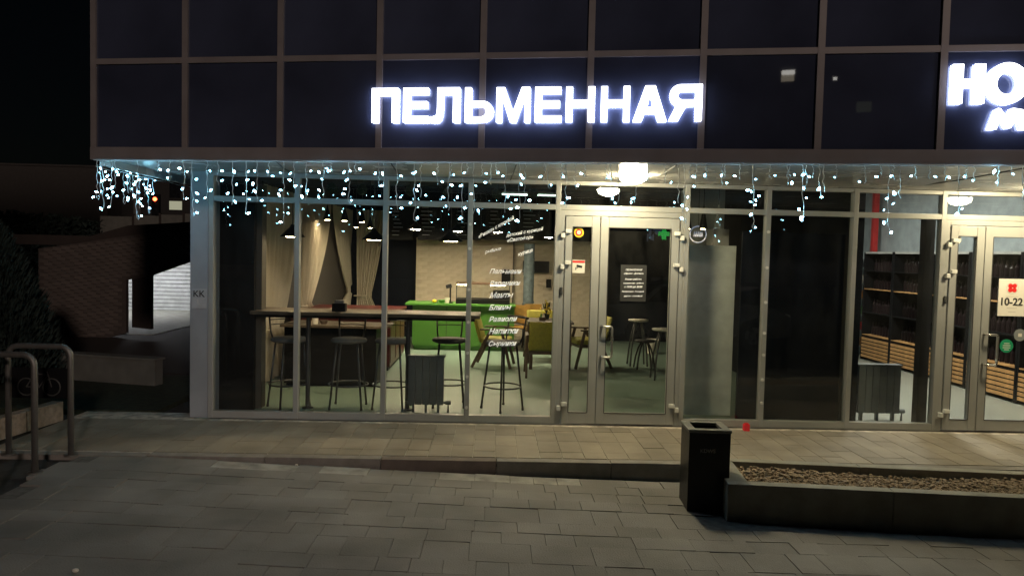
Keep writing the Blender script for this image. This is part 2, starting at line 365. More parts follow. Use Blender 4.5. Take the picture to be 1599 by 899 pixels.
bk = MB(); bk.prism([(a.x, a.y, 6.38), (b.x, b.y, 6.38), (b.x, 17, 6.38), (a.x, 17, 6.38)], (0, 0, .1)); bk.build('roof', 'darkwall', B)
# soffit of glossy white strips
for i in range(40):
    y1 = SH+.14-i*.15; y0 = y1-.144
    if y1 < 4.7: break
    xl0 = max(-3.60, (YU0-y0)/math.tan(YU_ANG)+.02); xl1 = max(-3.60, (YU0-y1)/math.tan(YU_ANG)+.02)
    MB().prism([(xl0, y0, ZS), (8.6, y0, ZS), (8.6, y1, ZS), (xl1, y1, ZS)], (0, 0, .03)).build('soffit_strip', 'soffit', B)
for i in range(14):
    y0 = SH+.146+i*.15
    MB().box(-3.60, -3.18, y0, y0+.144, ZS, ZS+.03).build('soffit_strip', 'soffit', B)
MB().box(-3.62, -3.57, 6.86, 10.1, ZF-.05, ZF+.1).build('side_beam', 'soffit', B)
MB().box(-3.17, -2.985, SH-.03, SH+.3, 0, ZS-.002, .004).build('corner_pillar', 'pillar', B)
# shopfront frame
FX = [-2.955, -2.065, -1.147, -.258, .665, 2.035, 2.902, 3.838, 4.79, 6.16]
def post(X, wd=.052, z0=0., z1=ZS-.003, nm='frame_post'): return MB().box(X-wd/2, X+wd/2, SH-.035, SH+.05, z0, z1, .004).build(nm, 'alu', B)
posts = [post(X) for X in FX]
for (pxs, ys) in ((731, (350, 388, 452, 503, 551, 588, 636)), (1192, (362, 418, 472, 520, 554, 593, 629))):
    po = posts[3] if pxs == 731 else posts[6]
    for yy in ys:
        q = at(pxs, yy, SH-.04); MB().cyl((po.parent.location.x+FX[3 if pxs == 731 else 6], SH-.035, q.z), (FX[3 if pxs == 731 else 6], SH-.048, q.z), .017, seg=8).build('screw_cap', 'white', po)
bays = [(0, 1), (1, 2), (2, 3), (3, 4), (5, 6), (6, 7), (7, 8)]
def rail(a, b, z0, z1, nm='frame_rail', proud=.032): return MB().box(FX[a]+.026, FX[b]-.026, SH-proud, SH+.045, z0, z1, .003).build(nm, 'alu', B)
def pane(x0, x1, z0, z1, parent=None, y=SH+.012): return MB().box(x0, x1, y, y+.008, z0, z1).build('window_pane', 'glass', parent or B)
bay_pane = {}
for a, b in bays:
    rail(a, b, .0, .075); rail(a, b, ZT-.028, ZT+.028); rail(a, b, ZS-.045, ZS-.004, proud=.03)
    bay_pane[a] = pane(FX[a]+.026, FX[b]-.026, .075, ZT-.028); pane(FX[a]+.026, FX[b]-.026, ZT+.028, ZS-.045)
MB().box(FX[0], FX[-1], SH-.05, SH+.05, -.03, -.002).build('threshold', 'aludark', B)

def door(i, mirror_handle=False):
    xl, xr = FX[i]+.026, FX[i+1]-.026
    rail(i, i+1, ZT-.028, ZT+.028, proud=.034); rail(i, i+1, ZS-.045, ZS-.004, proud=.03); pane(xl, xr, ZT+.028, ZS-.045)
    f = MB(); f.box(xl, xl+.05, SH-.03, SH+.05, .0, ZT-.03, .003); f.box(xr-.05, xr, SH-.03, SH+.05, .0, ZT-.03, .003); f.box(xl+.05, xr-.05, SH-.03, SH+.05, ZT-.085, ZT-.03, .003)
    f.build('door_frame', 'alu', B)
    a0, a1 = xl+.056, xr-.056; mid = a0+(a1-a0)*.305; zt = ZT-.092
    leaves = []
    for (l0, l1, sl_, sr_) in ((a0, mid-.004, .075, .085), (mid+.004, a1, .085, .085)):
        m_ = MB(); y0, y1 = SH-.045, SH+.02; zb = .13; zh = zt-.11
        m_.box(l0, l0+sl_, y0, y1, .012, zt, .004); m_.box(l1-sr_, l1, y0, y1, .012, zt, .004)
        m_.box(l0+sl_, l1-sr_, y0+.002, y1, .012, zb, .004); m_.box(l0+sl_, l1-sr_, y0+.002, y1, zh, zt, .004)
        lf = m_.build('door_leaf', 'alu', B)
        MB().box(l0+sl_, l1-sr_, SH-.012, SH-.004, zb, zh).build('door_pane', 'glass', lf)
        gk = MB()
        for xx in (l0+sl_, l1-sr_): gk.box(xx-.004, xx+.004, y0-.001, y0+.004, zb, zh)
        gk.box(l0+sl_, l1-sr_, y0-.0015, y0+.003, zb-.004, zb+.004); gk.box(l0+sl_, l1-sr_, y0-.0015, y0+.003, zh-.004, zh+.004)
        gk.build('gasket', 'aludark', lf); leaves.append((lf, l0, l1, sl_, sr_))
    for (lf, xh, d) in ((leaves[0][0], a0-.004, 1), (leaves[1][0], a1+.004, -1)):
        for zz in (.19, 1.69, 2.02):
            MB().box(xh, xh+d*.062, SH-.085, SH-.046, zz+.012, zz+.052, .006).box(xh-d*.045, xh-d*.002, SH-.075, SH-.032, zz-.038, zz+.012, .006).build('hinge', 'white', lf)
    xh = leaves[1][1]+.035; z0, z1 = .735, 1.06
    hd = MB().tube([(xh, SH-.045, z0), (xh, SH-.09, z0), (xh+.006, SH-.105, z0), (xh+.02, SH-.112, z0), (xh+.085, SH-.115, z0), (xh+.098, SH-.115, z0+.006), (xh+.104, SH-.115, z0+.02),
                    (xh+.104, SH-.115, z1-.02), (xh+.098, SH-.115, z1-.006), (xh+.085, SH-.115, z1), (xh+.02, SH-.112, z1), (xh+.006, SH-.105, z1), (xh, SH-.09, z1), (xh, SH-.045, z1)], .013, 10)
    hd.build('handle', 'steel', leaves[1][0], smooth=True)
    MB().box(xl+.012, xl+.04, SH-.05, SH-.031, 1.38, 1.46, .004).cyl((xl+.026, SH-.05, 1.40), (xl+.026, SH-.06, 1.40), .011).build('door_lock', 'aludark', leaves[0][0])
    return leaves
D1 = door(4); D2 = door(8)

# ---- prints on the glass
YP = SH-.002
for t, x0, x1, yb, yb2 in (('Пельмени', 764, 815, 427, 427), ('Вареники', 764, 813, 446, 445), ('Манты', 764, 802, 465, 464), ('Блины', 763, 799, 484, 483), ('Равиоли', 763, 808, 502, 501), ('Напитки', 763, 810, 521, 520), ('Сырники', 763, 807, 540, 539),
                           ('«Вишня» с клюквой', 748, 804, 372, 341), ('детский с курицей', 790, 849, 370, 359), ('«Светофор»', 792, 833, 378, 372), ('рыбные', 757, 783, 396, 390), ('курица', 809, 833, 400, 392)):
    lettering(t, 'text', bay_pane[3], at(x0, yb, YP+.002), at(x1, yb2, YP+.002), bold=.028, shear=.42)
lf = D1[1][0]
q0, q1 = at(968, 470, SH-.02), at(1010, 414, SH-.02)
pl = MB().box(q0.x, q1.x, SH-.022, SH-.016, q0.z, q1.z).build('hours_panel', mat('film', (.03, .03, .03), .6), lf)
for t, x0, x1, yb in (('ПЕЛЬМЕННАЯ', 977, 1003, 422.5), ('«Друзья - Домино»', 974, 1005, 428), ('Режим работы:', 976, 1002, 437), ('понедельник - суббота', 973, 1005, 443), ('с 10:00 до 20:00', 975, 1003, 449), ('Воскресенье - Выходной', 971, 1005.5, 456), ('другое - спокойной', 974, 1003, 463)):
    lettering(t, 'text', lf, at(x0, yb, SH-.0235), at(x1, yb, SH-.0235), bold=.02, shear=.3)
lf = D1[0][0]
def disc(name, c, r, m, parent, y, seg=28, th=.002):
    return MB().cyl((c.x, y, c.z), (c.x, y-th, c.z), r, seg=seg).build(name, m, parent)
c = at(904, 363, SH-.02); st = disc('sticker', c, .052, 'yelprint', lf, SH-.015); disc('sticker_print', c, .036, 'redprint', lf, SH-.0175)
fl = MB()
for k in range(6): fl.ball((c.x+.013*math.cos(k*math.pi/3), SH-.02, c.z+.013*math.sin(k*math.pi/3)), .011, 1, (1, .08, 1))
fl.build('sticker_flower', 'paper', lf)
p0, p1 = at(893.5, 426, SH-.02), at(913.5, 406, SH-.02)
MB().box(p0.x, p1.x, SH-.018, SH-.015, p0.z, p1.z).build('camera_notice', 'paper', lf)
MB().box(p0.x+.002, p1.x-.002, SH-.0205, SH-.018, p1.z-.03, p1.z-.008).build('notice_band', 'redprint', lf)
cx, cz = (p0.x+p1.x)/2, (p0.z+p1.z)/2-.012
MB().obox((cx+.008, SH-.0195, cz+.014), (1, 0, -.22), (0, 1, 0), .06, .003, .024).obox((cx-.03, SH-.0195, cz-.012), (1, 0, 0), (0, 1, 0), .006, .003, .028).obox((cx-.018, SH-.0195, cz-.005), (1, 0, .5), (0, 1, 0), .03, .003, .006).build('camera_pictogram', 'blackprint', lf)
lf = D2[0][0]; c = at(1494, 374, SH-.02); disc('sticker', c, .052, 'paper', lf, SH-.015); disc('sticker_print', c, .016, 'yelprint', lf, SH-.0175)
lf = D2[1][0]; q0, q1 = at(1557.5, 493, SH-.02), at(1612, 436, SH-.02)
MB().box(q0.x, q1.x, SH-.019, SH-.015, q0.z, q1.z).build('hours_poster', 'paper', lf)
c = at(1581, 449.5, SH-.02)
fl = MB()
for dx, dz in ((-1, -1), (1, -1), (-1, 1), (1, 1)): fl.cyl((c.x+dx*.022, SH-.0195, c.z+dz*.022), (c.x+dx*.022, SH-.0215, c.z+dz*.022), .025, seg=18)
fl.build('flower_emblem', 'redprint', lf)
rg = MB().tube([(c.x+.063*math.cos(k*math.pi/14), SH-.0195, c.z+.063*math.sin(k*math.pi/14)) for k in range(28)], .0022, 4, True); rg.build('emblem_ring', 'greyprint', lf)
lettering('10-22', 'blackprint', lf, at(1563, 476, SH-.021), at(1597, 477, SH-.021), bold=.03)
ln = MB()
for yy, h in ((463, 20), (481, 17), (487, 12)):
    e = at(1580, yy, SH-.02); ln.box(e.x-h/300, e.x+h/300, SH-.0205, SH-.019, e.z-.003, e.z+.003)
ln.build('small_print', 'greyprint', lf)
c = at(1572, 540, SH-.02); disc('round_sticker', c, .073, 'greenprint', lf, SH-.015)
ln = MB()
for dz, h in ((.028, .03), (.005, .042), (-.018, .042), (-.04, .026)): ln.box(c.x-h, c.x+h, SH-.0195, SH-.017, c.z+dz-.004, c.z+dz+.004)
ln.build('sticker_print', 'paper', lf)
c = at(1593, 523, SH-.02); disc('round_sticker', c, .066, 'greyst', lf, SH-.0145); MB().box(c.x-.02, c.x+.02, SH-.019, SH-.0165, c.z-.018, c.z+.018).build('sticker_print', 'paper', lf)

# ---- illuminated signs on the upper storey
def letter_shapes(ch, w_, t):
    h = 1.; u = .20
    if ch == 'П': return [[(0, 0), (0, h), (w_, h), (w_, 0), (w_-t, 0), (w_-t, h-u), (t, h-u), (t, 0)]]
    if ch == 'Е': return [[(0, 0), (0, h), (w_*.97, h), (w_*.97, h-u+.02), (t, h-u+.02), (t, .61), (w_*.93, .61), (w_*.93, .42), (t, .42), (t, u-.02), (w_, u-.02), (w_, 0)]]
    if ch == 'Л':
        a_ = .19*w_/.8
        return [[(a_, h), (w_, h), (w_, 0), (w_-t, 0), (w_-t, h-u), (a_+t*.9, h-u), (a_+t*.9, .42), (a_+t*.82, .2), (a_+t*.55, .06), (a_+t*.1, -.01), (.05, -.015), (0, 0), (0, .17), (.06, .165), (a_-.03, .2), (a_-.005, .3), (a_, .45)]]
    if ch == 'Ь': return [[(0, 0), (0, h), (t, h), (t, .61)]+arc(w_-.305, .305, .305, .305, 90, -90, 10), [(t, .16), (t, .45)]+arc(w_-.35, .305, .14, .145, 90, -90, 8)]
    if ch == 'М': return [[(0, 0), (0, h), (t*1.45, h), (w_/2, .30), (w_-t*1.45, h), (w_, h), (w_, 0), (w_-t*.92, 0), (w_-t*.92, .74), (w_/2+t*.5, 0), (w_/2-t*.5, 0), (t*.92, .74), (t*.92, 0)]]
    if ch == 'Н': return [[(0, 0), (0, h), (t, h), (t, .62), (w_-t, .62), (w_-t, h), (w_, h), (w_, 0), (w_-t, 0), (w_-t, .42), (t, .42), (t, 0)]]
    if ch == 'А': return [[(0, 0), (w_/2-.14, h), (w_/2+.14, h), (w_, 0), (w_-.25, 0), (w_-.33, .22), (.33, .22), (.25, 0)], [(.40, .40), (w_-.40, .40), (w_/2, .76)]]
    if ch == 'Я': return [[(w_, 0), (w_, h)]+arc(.32, .70, .30, .30, 90, 235, 12)+[(.20, .43), (.16, .33), (0, 0), (.27, 0), (.44, .33), (.52, .40), (w_-t, .41), (w_-t, 0)], [(w_-t, .58), (w_-t, .82)]+arc(.36, .70, .11, .12, 90, 270, 8)]
    if ch == 'О': return [arc(w_/2, .5, w_/2, .515, 0, 360, 36)[:-1], arc(w_/2, .5, w_/2-t*.98, .515-t*.98, 0, 360, 28)[:-1]]
    if ch == 'Нb': return letter_shapes('Н', w_, t)
    if ch == 'Мr': return [[(0, .0), (.28, .93), (.36, 1.0), (.48, .98), (.80, .56), (w_-.80, .98), (w_-.68, 1.0) if w_ > 1.7 else (w_-.5, 1.0), (w_-.28, .93), (w_, 0), (w_-.34, 0), (w_-.50, .52), (w_/2+.10, .06), (w_/2-.10, .06), (.50, .52), (.34, 0)]]
def sign(label, glyphs, offs=.052, depth=.042):
    first = atu(glyphs[0][1], glyphs[0][3], offs)
    sg = thing('shop_sign', label, 'sign', upt(0, 2.8, .0))
    sg.location = (first.x, first.y, 2.75)
    for ch, xa, xb, yb, yt, tk in glyphs:
        pa, pb, pt = atu(xa, yb, offs), atu(xb, yb, offs), atu(xa, yt, offs)
        hh = pt.z-pa.z; wd = (pb-pa).length
        for nm, m_, d0, d1 in (('letter', 'sign', .012, .0), ('letter_side', 'signside', depth, .013), ('halo_plate', 'signhalo', depth+.004, depth+.001)):  # rear plate: added glow that imitates the haze around the letters
            me = curve_mesh(nm, letter_shapes(ch, wd/hh, tk), {'letter': .012, 'letter_side': depth-.014, 'halo_plate': .003}[nm]/hh, m_)
            back = {'letter': .006, 'letter_side': (depth+.014)/2, 'halo_plate': depth+.0025}[nm]
            mx = Matrix(((UD.x*hh, -UN.x*hh, 0, 0), (UD.y*hh, -UN.y*hh, 0, 0), (0, 0, hh, 0), (0, 0, 0, 1)))
            me.transform(mx)
            o = bpy.data.objects.new(nm, me); COL.objects.link(o)
            if nm == 'letter': face = o; o.parent = sg; o.location = pa-UN*back-sg.location
            else: o.parent = face; o.location = (pa-UN*back-sg.location)-face.location
    return sg
def zg(x): return 560+x/2.855
sign('wide row of ten glowing white block letters above the restaurant door', [(c_, zg(a_), zg(b_), zb_, zt_, tk) for c_, a_, b_, zb_, zt_, tk in (
    ('П', 57, 174, 191.5, 138, .185), ('Е', 197, 311, 191.3, 137.5, .185), ('Л', 318, 447, 191.2, 137, .185), ('Ь', 472, 598, 191, 136.8, .185), ('М', 612, 761, 191, 136.6, .165), ('Е', 784, 902, 190.5, 136, .185),
    ('Н', 922, 1050, 190, 135.5, .185), ('Н', 1078, 1207, 189.8, 135, .185), ('А', 1221, 1373, 189.5, 134, .185), ('Я', 1380, 1529, 188.5, 132, .185))])
sign('glowing white round-cornered sign letters cut off at the right above the wine shop', [('Нb', 1485.5, 1537, 162, 100.5, .26), ('О', 1539, 1605, 162, 99, .25), ('Мr', 1544, 1606, 202, 169, .3)])

# ================================================================== icicle lights under the fascia
STR = '''156:281,300;180:264,293;199:270,297;208:276,309;218:284,310,322;226:288,301;152:263,270,299,308;161:268,275,283,295,309,326;174:268,281,300,305,306,323;193:265,273,275,286,313;203:286,295;214:281,288,300,306,315,318,337;222:272,275,280;231:265,267,294,296,303,325;239:282,290,298;247:265;265:266,278;287:263,295,310;300:268,280,302,314,332;
323:267,297,309;340:267,282;363:268,288,302,315;384:268,281,303,311,333;401:267,287,299,313;420:268,275;443:270,297,304,333,347;459:271,281,290;478:267,291,298,307;505:269,267,280,297,308;517:263;545:269,267,281,295,303,313;555:264;592:271,290;600:271,290;620:275,308,325;647:271,290,297,317,340;657:269,305;683:271,284;701:289,308,322;704:273;722:290,308,325,341;730:270;740:290,303,329;752:271;766:285;775:270;789:275,307,326;811:274,288,312,324,345;820:278,313;850:276;856:289;876:276;884:309,317;898:290;913:271;946:277;954:310;965:317;992:310,316;1012:277;1039:285;1059:316;1068:308,321,327,341;1078:276;1087:291;1103:274;1128:286;1132:274;1155:275;1176:280,297,299,306,313,315,320,335,355;1202:274;1230:286;1233:273;1254:309,327,339,343;1259:273,294;1270:276;1280:308;1287:295;1306:277;1351:284;1376:276;1388:301,303,310,318,328,348,363;1396:275;1405:303;1430:275;1452:276;1476:277;1497:326,334;1510:276;1522:282;1559:268,285;1580:272;1598:300,328'''
FL = thing('icicle_lights', 'icy white string lights dripping from the edge of the overhanging storey', 'fairy lights', upt(0, ZF, .03))
pts = []
for k in range(121):
    s = S0+.02+k*.083; pts.append(upt(s, ZF-.006-.010*abs(math.sin(k*.9)), .026))
MB().tube(pts, .0035, 5).tube([(-3.64, upt(S0, 0).y+.03+k*.25, ZF-.058-.01*(k % 2)) for k in range(12)], .0035, 5).build('main_cable', 'wire', FL)
BM = [MB().ball((0, 0, 0), .0080, 1, (1, 1, 1.6)).mesh('bulb', 'bulb', smooth=True)]
for spec in STR.replace('\n', '').split(';'):
    xs_, ys_ = spec.split(':'); X = float(xs_); ys_ = sorted(float(v) for v in ys_.split(','))
    side = X in (186, 193, 199, 208, 218, 222, 226, 231, 236, 239, 203)
    P = (lambda x, y_: atx(x, y_, -3.655)) if side else (lambda x, y_: atu(x, y_, .022))
    top = P(X, 262 if side else 250); top.z = (ZF-.06) if side else ZF-.008
    wp = [top]; n_ = 10; end = P(X, ys_[-1]+R.uniform(0, 7))
    for k in range(1, n_+1):
        t = k/n_; q = top.lerp(end, t)+Vector((R.uniform(-.010, .010), R.uniform(-.008, .008), 0)); wp.append(q)
    if len(ys_) > 3 and R.random() < .5: wp += [end+Vector((.012, 0, -.015)), end+Vector((.02, 0, .0)), end+Vector((.01, 0, .02))]
    st = MB().tube(wp, .003, 4).build('strand', 'wire', FL)
    for y_ in ys_:
        d = R.choice((-1, 1))*R.uniform(2, 9); q = P(X+d, y_)
        e = Vector((R.uniform(-1, 1), R.uniform(-.5, .5), R.uniform(-1, .3))).to_track_quat('Z', 'Y').to_euler()
        k_ = R.uniform(.65, 1.1); inst('bulb', BM[0], st, q, e, (k_, k_, k_*R.uniform(.9, 1.5)))
# loose cables to the soffit
for (xa, ya, xb, yb) in ((1056, 258, 1016, 280), (806, 258, 797, 281), (611, 256, 625, 273), (1415, 293, 1620, 259), (430, 251, 455, 270)):
    a = atu(xa, ya, -.03) if yb > ya else at(xa, ya, SH-.05); b = at(xb, yb, SH-.05) if yb > ya else atu(xb, yb, .0)
    MB().tube([a, a.lerp(b, .5)-Vector((0, 0, .012)), b], .006, 5).build('loose_cable', 'cable', B)

# ================================================================== porch lamps
for i, (X, lab) in enumerate(((1.31, 'round white porch lamp glowing on the soffit above the restaurant door'), (5.46, 'round porch lamp on the soffit above the wine shop door'))):
    L = thing('porch_lamp', lab, 'lamp', (X, 7.05, ZS), group='porch lamps under the soffit')
    MB().cyl((X, 7.05, ZS-.014), (X, 7.05, ZS-.001), .10, seg=28).build('lamp_base', 'white', L)
    MB().lathe([(.126, -.003), (.131, -.018), (.124, -.04), (.106, -.06), (.08, -.076), (.045, -.086), (0, -.09)], (X, 7.05, ZS), 28).build('lamp_globe', 'porch', L, smooth=True)

# ================================================================== restaurant interior
CZ = 3.15
fl = MB(); fl.box(-3.16, 3.92, SH+.06, 15.5, -.2, -.001); struct('restaurant_floor', fl, 'floor')
fl = MB(); fl.box(-3.16, 8.6, SH+.03, 15.7, CZ, CZ+.05); struct('ceiling', fl, 'ceil')
fl = MB(); fl.box(-3.16, 3.92, 15.5, 15.7, 0, CZ); struct('back_wall', fl, 'navy')
fl = MB(); fl.box(-3.165, -3.06, SH+.31, 15.5, 0, CZ); struct('side_wall', fl, 'darkwall')
fl = MB(); fl.box(3.88, 3.98, SH+.06, 15.5, 0, CZ); struct('partition_wall', fl, 'navy')
fl = MB(); fl.box(-3.16, 8.6, SH+.02, SH+.06, ZS+.01, CZ); struct('lintel', fl, 'darkwall')
# back wall of pale bricks
bw0, bw1 = at(648, 500, 15.25).x, 2.35
BW = MB().box(bw0, bw1, 15.277, 15.42, 0, 2.08).build('brick_wall', 'mortar', None, at=Vector((bw0, 15.3, 0))); tag(BW, 'pale brick wall at the back of the restaurant', 'wall')
BK = MB().box(-.116, .116, -.02, .02, -.034, .034, .004).mesh('brick', 'brick'); rest = MB(); cnt = 0
spots = []
for r in range(27):
    x = bw0+(.12 if r % 2 else .0)
    while x+.12 < bw1: spots.append((x+.12, .04+r*.0755)); x += .24
spots.sort(key=lambda s: -(s[1] > .85)*(2 if s[0] < 1.3 else 1))
for i, (x, z) in enumerate(spots):
    if i < 300: inst('brick', BK, BW, (x, 15.29+R.uniform(-.006, .004), z))
    else: rest.box(x-.116, x+.116, 15.27, 15.31, z-.034, z+.034)
tag(rest.build('bricks', 'brick', BW), kind='stuff')
q = at(802, 400, 15.2); tag(MB().box(q.x-.012, q.x+.012, 15.18, 15.25, 0, 2.15).build('corner_strip', 'wood'), 'thin pale wood strip running up the brick wall', 'trim')
# menu boards over the kitchen
for i, (xa, xb) in enumerate(((607, 645), (652, 700), (707, 752), (758, 806), (811, 862))):
    a, b = at(xa, 374, 14.3), at(xb, 312, 14.3)
    mb_ = tag(MB().box(a.x, b.x, 14.3, 14.33, a.z, b.z, .004).build('menu_board', 'black', None, at=Vector((a.x, 14.3, a.z))), ('leftmost of the black menu boards, next to the curtains', 'second black menu board, above the left half of the brick wall', 'middle black menu board above the gooseneck lamp', 'black menu board above the kitchen hood', 'black menu board closest to the restaurant door')[i], 'menu board', 'menu boards above the kitchen')
    ln = MB()
    for k in range(9):
        z = b.z-.09-k*.075; ww = R.uniform(.2, .42)*(b.x-a.x); x = a.x+.05+R.uniform(0, .05); ln.box(x, x+ww, 14.296, 14.3, z, z+.014)
    ln.build('chalk_lines', 'textdim', mb_)
# dark screens
def slab_thing(name, label, cat, xa, ya, xb, yb, Y, th, m, bev=.005):
    a, b = at(xa, yb, Y), at(xb, ya, Y)
    return tag(MB().box(a.x, b.x, Y, Y+th, a.z, b.z, bev).build(name, m, None, at=Vector((a.x, Y, a.z))), label, cat)
tv = slab_thing('wall_screen', 'wide black screen on the brick wall beside the door', 'screen', 816, 408, 858, 425, 15.15, .05, 'black')
slab_thing('wall_box', 'small black box on the brick wall over the display case', 'box', 783, 421, 797, 440, 15.15, .08, 'black')
slab_thing('wall_picture', 'tiny dark picture at the right end of the brick wall', 'picture', 853, 436, 861, 449, 15.15, .04, 'black')
bc = thing('wrapped_column', 'slim blue-grey wrapped column in front of the brick wall', 'column', (at(824, 500, 14.5).x, 14.5, 0))
c0 = bc.location.x
MB().cyl((c0, 14.5, 0), (c0, 14.5, 2.0), .105, seg=16).build('shaft', 'bluegrey', bc); f_ = MB()
for k in range(60):
    z = .6+R.random()*1.2; a_ = R.random()*6.28; f_.ball((c0+.092*math.cos(a_), 14.5+.092*math.sin(a_), z), R.uniform(.02, .035), 1)
f_.build('wrapping', 'bluegrey', bc)
# green counter with its things
gl_, gr_ = at(643, 546, 13.43).x, at(803, 500, 13.43).x
ctop = .86
G = thing('green_counter', 'bright green serving counter at the back', 'counter', (gl_, 13.43, 0))
MB().box(gl_, gr_, 13.45, 14.05, .09, ctop-.04).build('counter_body', 'green', G); MB().box(gl_+.02, gr_, 13.5, 14.0, 0, .09).build('plinth', 'green', G)
MB().box(gl_-.13, gr_+.02, 13.40, 14.1, ctop-.04, ctop, .006).build('counter_top', 'greentop', G)
for k in (1, 2): MB().box(gl_+k*(gr_-gl_)/3-.004, gl_+k*(gr_-gl_)/3+.004, 13.446, 13.452, .1, ctop-.045).build('panel_joint', 'darkwall', G)
def on_counter(px): return at(px, 470, 13.6).x
x = on_counter(703); gn = thing('counter_lamp', 'small black gooseneck device on the green counter', 'lamp', (x, 13.6, ctop))
MB().cyl((x, 13.6, ctop), (x, 13.6, ctop+.02), .06).cyl((x, 13.6, ctop+.02), (x, 13.6, ctop+.31), .016).build('stem', 'shade', gn); MB().obox((x-.03, 13.6, ctop+.31), (1, 0, .3), (0, 1, 0), .11, .06, .07, .01).build('head', 'shade', gn)
x = on_counter(698.5); tag(MB().lathe([(0, 0), (.035, 0), (.05, .1), (.046, .1), (.03, .01), (0, .01)], (x, 13.55, ctop), 16).build('paper_cup', 'paper', None, at=Vector((x, 13.55, ctop))), 'white paper cup on the green counter', 'cup')
x = on_counter(690); tag(MB().lathe([(0, 0), (.04, 0), (.075, .06), (.07, .06), (.035, .01), (0, .01)], (x, 13.55, ctop), 16).build('bowl', 'greentop', None, at=Vector((x, 13.55, ctop))), 'pale green bowl beside the paper cup', 'bowl')
x = on_counter(678.5); tag(MB().ball((x, 13.55, ctop+.032), .036, 2, (1.2, 1, .9)).build('lemon', 'yelprint', None, True, at=Vector((x, 13.55, ctop))), 'small yellow lemon on the green counter', 'fruit')
x0, x1 = on_counter(712), on_counter(796)
dc = thing('display_case', 'low glass display case with lit top shelf on the green counter', 'display case', (x0, 13.75, ctop))
MB().box(x0, x1, 13.5, 13.98, ctop, ctop+.085, .004).build('case_base', 'black', dc)
MB().box(x0, x1, 13.5, 13.98, ctop+.355, ctop+.385, .004).build('top_shelf', 'darkwood', dc)
for xx in (x0+.01, x1-.01): MB().box(xx-.008, xx+.008, 13.51, 13.526, ctop+.085, ctop+.355).build('upright', 'aludark', dc)
MB().box(x0+.02, x0+.22, 13.56, 13.6, ctop+.338, ctop+.354).box(x1-.36, x1-.1, 13.56, 13.6, ctop+.338, ctop+.354).build('light_strip', 'striplamp', dc)
MB().box(x0+.02, x1-.02, 13.503, 13.508, ctop+.09, ctop+.35).build('case_glass', 'glass', dc)
x = on_counter(783); tag(MB().box(x-.16, x+.16, 13.6, 13.9, ctop+.087, ctop+.25, .01).build('till', 'black', None, at=Vector((x, 13.6, ctop+.087))), 'black till standing in the display case', 'till')
# dark red counter, black table, chair
a, b = at(608, 590, 11.0).x, at(645, 560, 12.6).x
rc = thing('burgundy_counter', 'dark burgundy panelled counter left of the green counter', 'counter', (-2.2, 11.0, 0))
MB().box(-3.0, a, 11.0, 12.75, .06, .80, .004).build('body', 'red', rc); MB().box(-3.02, a+.03, 10.96, 12.8, .80, .845, .006).build('top', 'red', rc); MB().box(-2.98, a-.03, 11.03, 12.7, 0, .06).build('plinth', 'black', rc)
for k in range(3): MB().box(a, a+.008, 11.05+k*.56, 11.05+k*.56+.5, .12, .74, .003).build('panel', 'red', rc)
bt = thing('black_table', 'black panelled table with thin wooden top behind the bar stools', 'table', (-2.1, 9.9, 0))
MB().box(-2.72, -1.52, 9.66, 10.25, .04, .775, .004).build('table_body', 'black', bt); MB().prism([(-2.76, 9.6, .78), (-1.5, 9.6, .78), (-1.36, 9.75, .78), (-1.36, 10.2, .78), (-2.76, 10.3, .78)], (0, 0, .028)).build('table_top', 'wood', bt)
MB().box(-2.7, -1.54, 9.7, 10.2, 0, .04).build('plinth', 'black', bt)
q = at(491, 500, 9.75); tag(MB().lathe([(0, 0), (.035, 0), (.042, .085), (.037, .085), (.03, .01), (0, .01)], (q.x, 9.8, .808), 14).build('cup', 'paper', None, at=Vector((q.x, 9.8, .808))), 'white cup on the black table', 'cup')
q = at(497, 500, 9.75); tag(MB().lathe([(0, 0), (.04, 0), (.06, .045), (.055, .045), (.03, .01), (0, .01)], (q.x+.05, 9.85, .808), 14).build('bowl', 'wood', None, at=Vector((q.x+.05, 9.85, .808))), 'small wooden bowl beside the white cup on the black table', 'bowl')
ch = thing('bistro_chair', 'slim grey metal chair seen from the side against the burgundy counter', 'chair', (-1.27, 10.75, 0), rad(90))
MB().box(-.17, .17, -.17, .17, .43, .455, .008).build('seat', 'darkwood', ch)
for sx in (-1, 1):
    MB().tube([(sx*.16, -.2, 0), (sx*.15, -.12, .43)], .012).build('leg', 'leg', ch); MB().tube([(sx*.16, .2, 0), (sx*.15, .13, .43), (sx*.14, .19, .85)], .012).build('leg', 'leg', ch)
for z in (.6, .72, .83): MB().box(-.14, .14, .155+(z-.6)*.14, .17+(z-.6)*.14, z, z+.035).build('back_slat', 'leg', ch)
# high bar table at the window
T = thing('bar_table', 'long narrow wooden bar table behind the window panes', 'table', (-1.4, 8.4, 0))
MB().box(-2.66, -.14, 8.10, 8.66, 1.072, 1.11, .006).build('table_top', 'wood', T); MB().box(-2.6, -.2, 8.14, 8.62, 1.04, 1.072).build('apron', 'black', T)
for x in (-2.075, -.95): 
    MB().cyl((x, 8.33, .015), (x, 8.33, 1.045), .026).build('leg', 'leg', T); MB().cyl((x, 8.33, 0), (x, 8.33, .015), .06).build('foot_plate', 'leg', T)
q = at(530, 482, 8.3); nb = thing('napkin_box', 'dark box of napkins on the bar table', 'napkin box', (q.x, 8.3, 1.11))
MB().box(q.x-.075, q.x+.075, 8.25, 8.35, 1.11, 1.2, .008).build('box', 'black', nb); MB().box(q.x-.05, q.x+.05, 8.27, 8.33, 1.2, 1.235, .006).build('napkins', 'seat', nb)
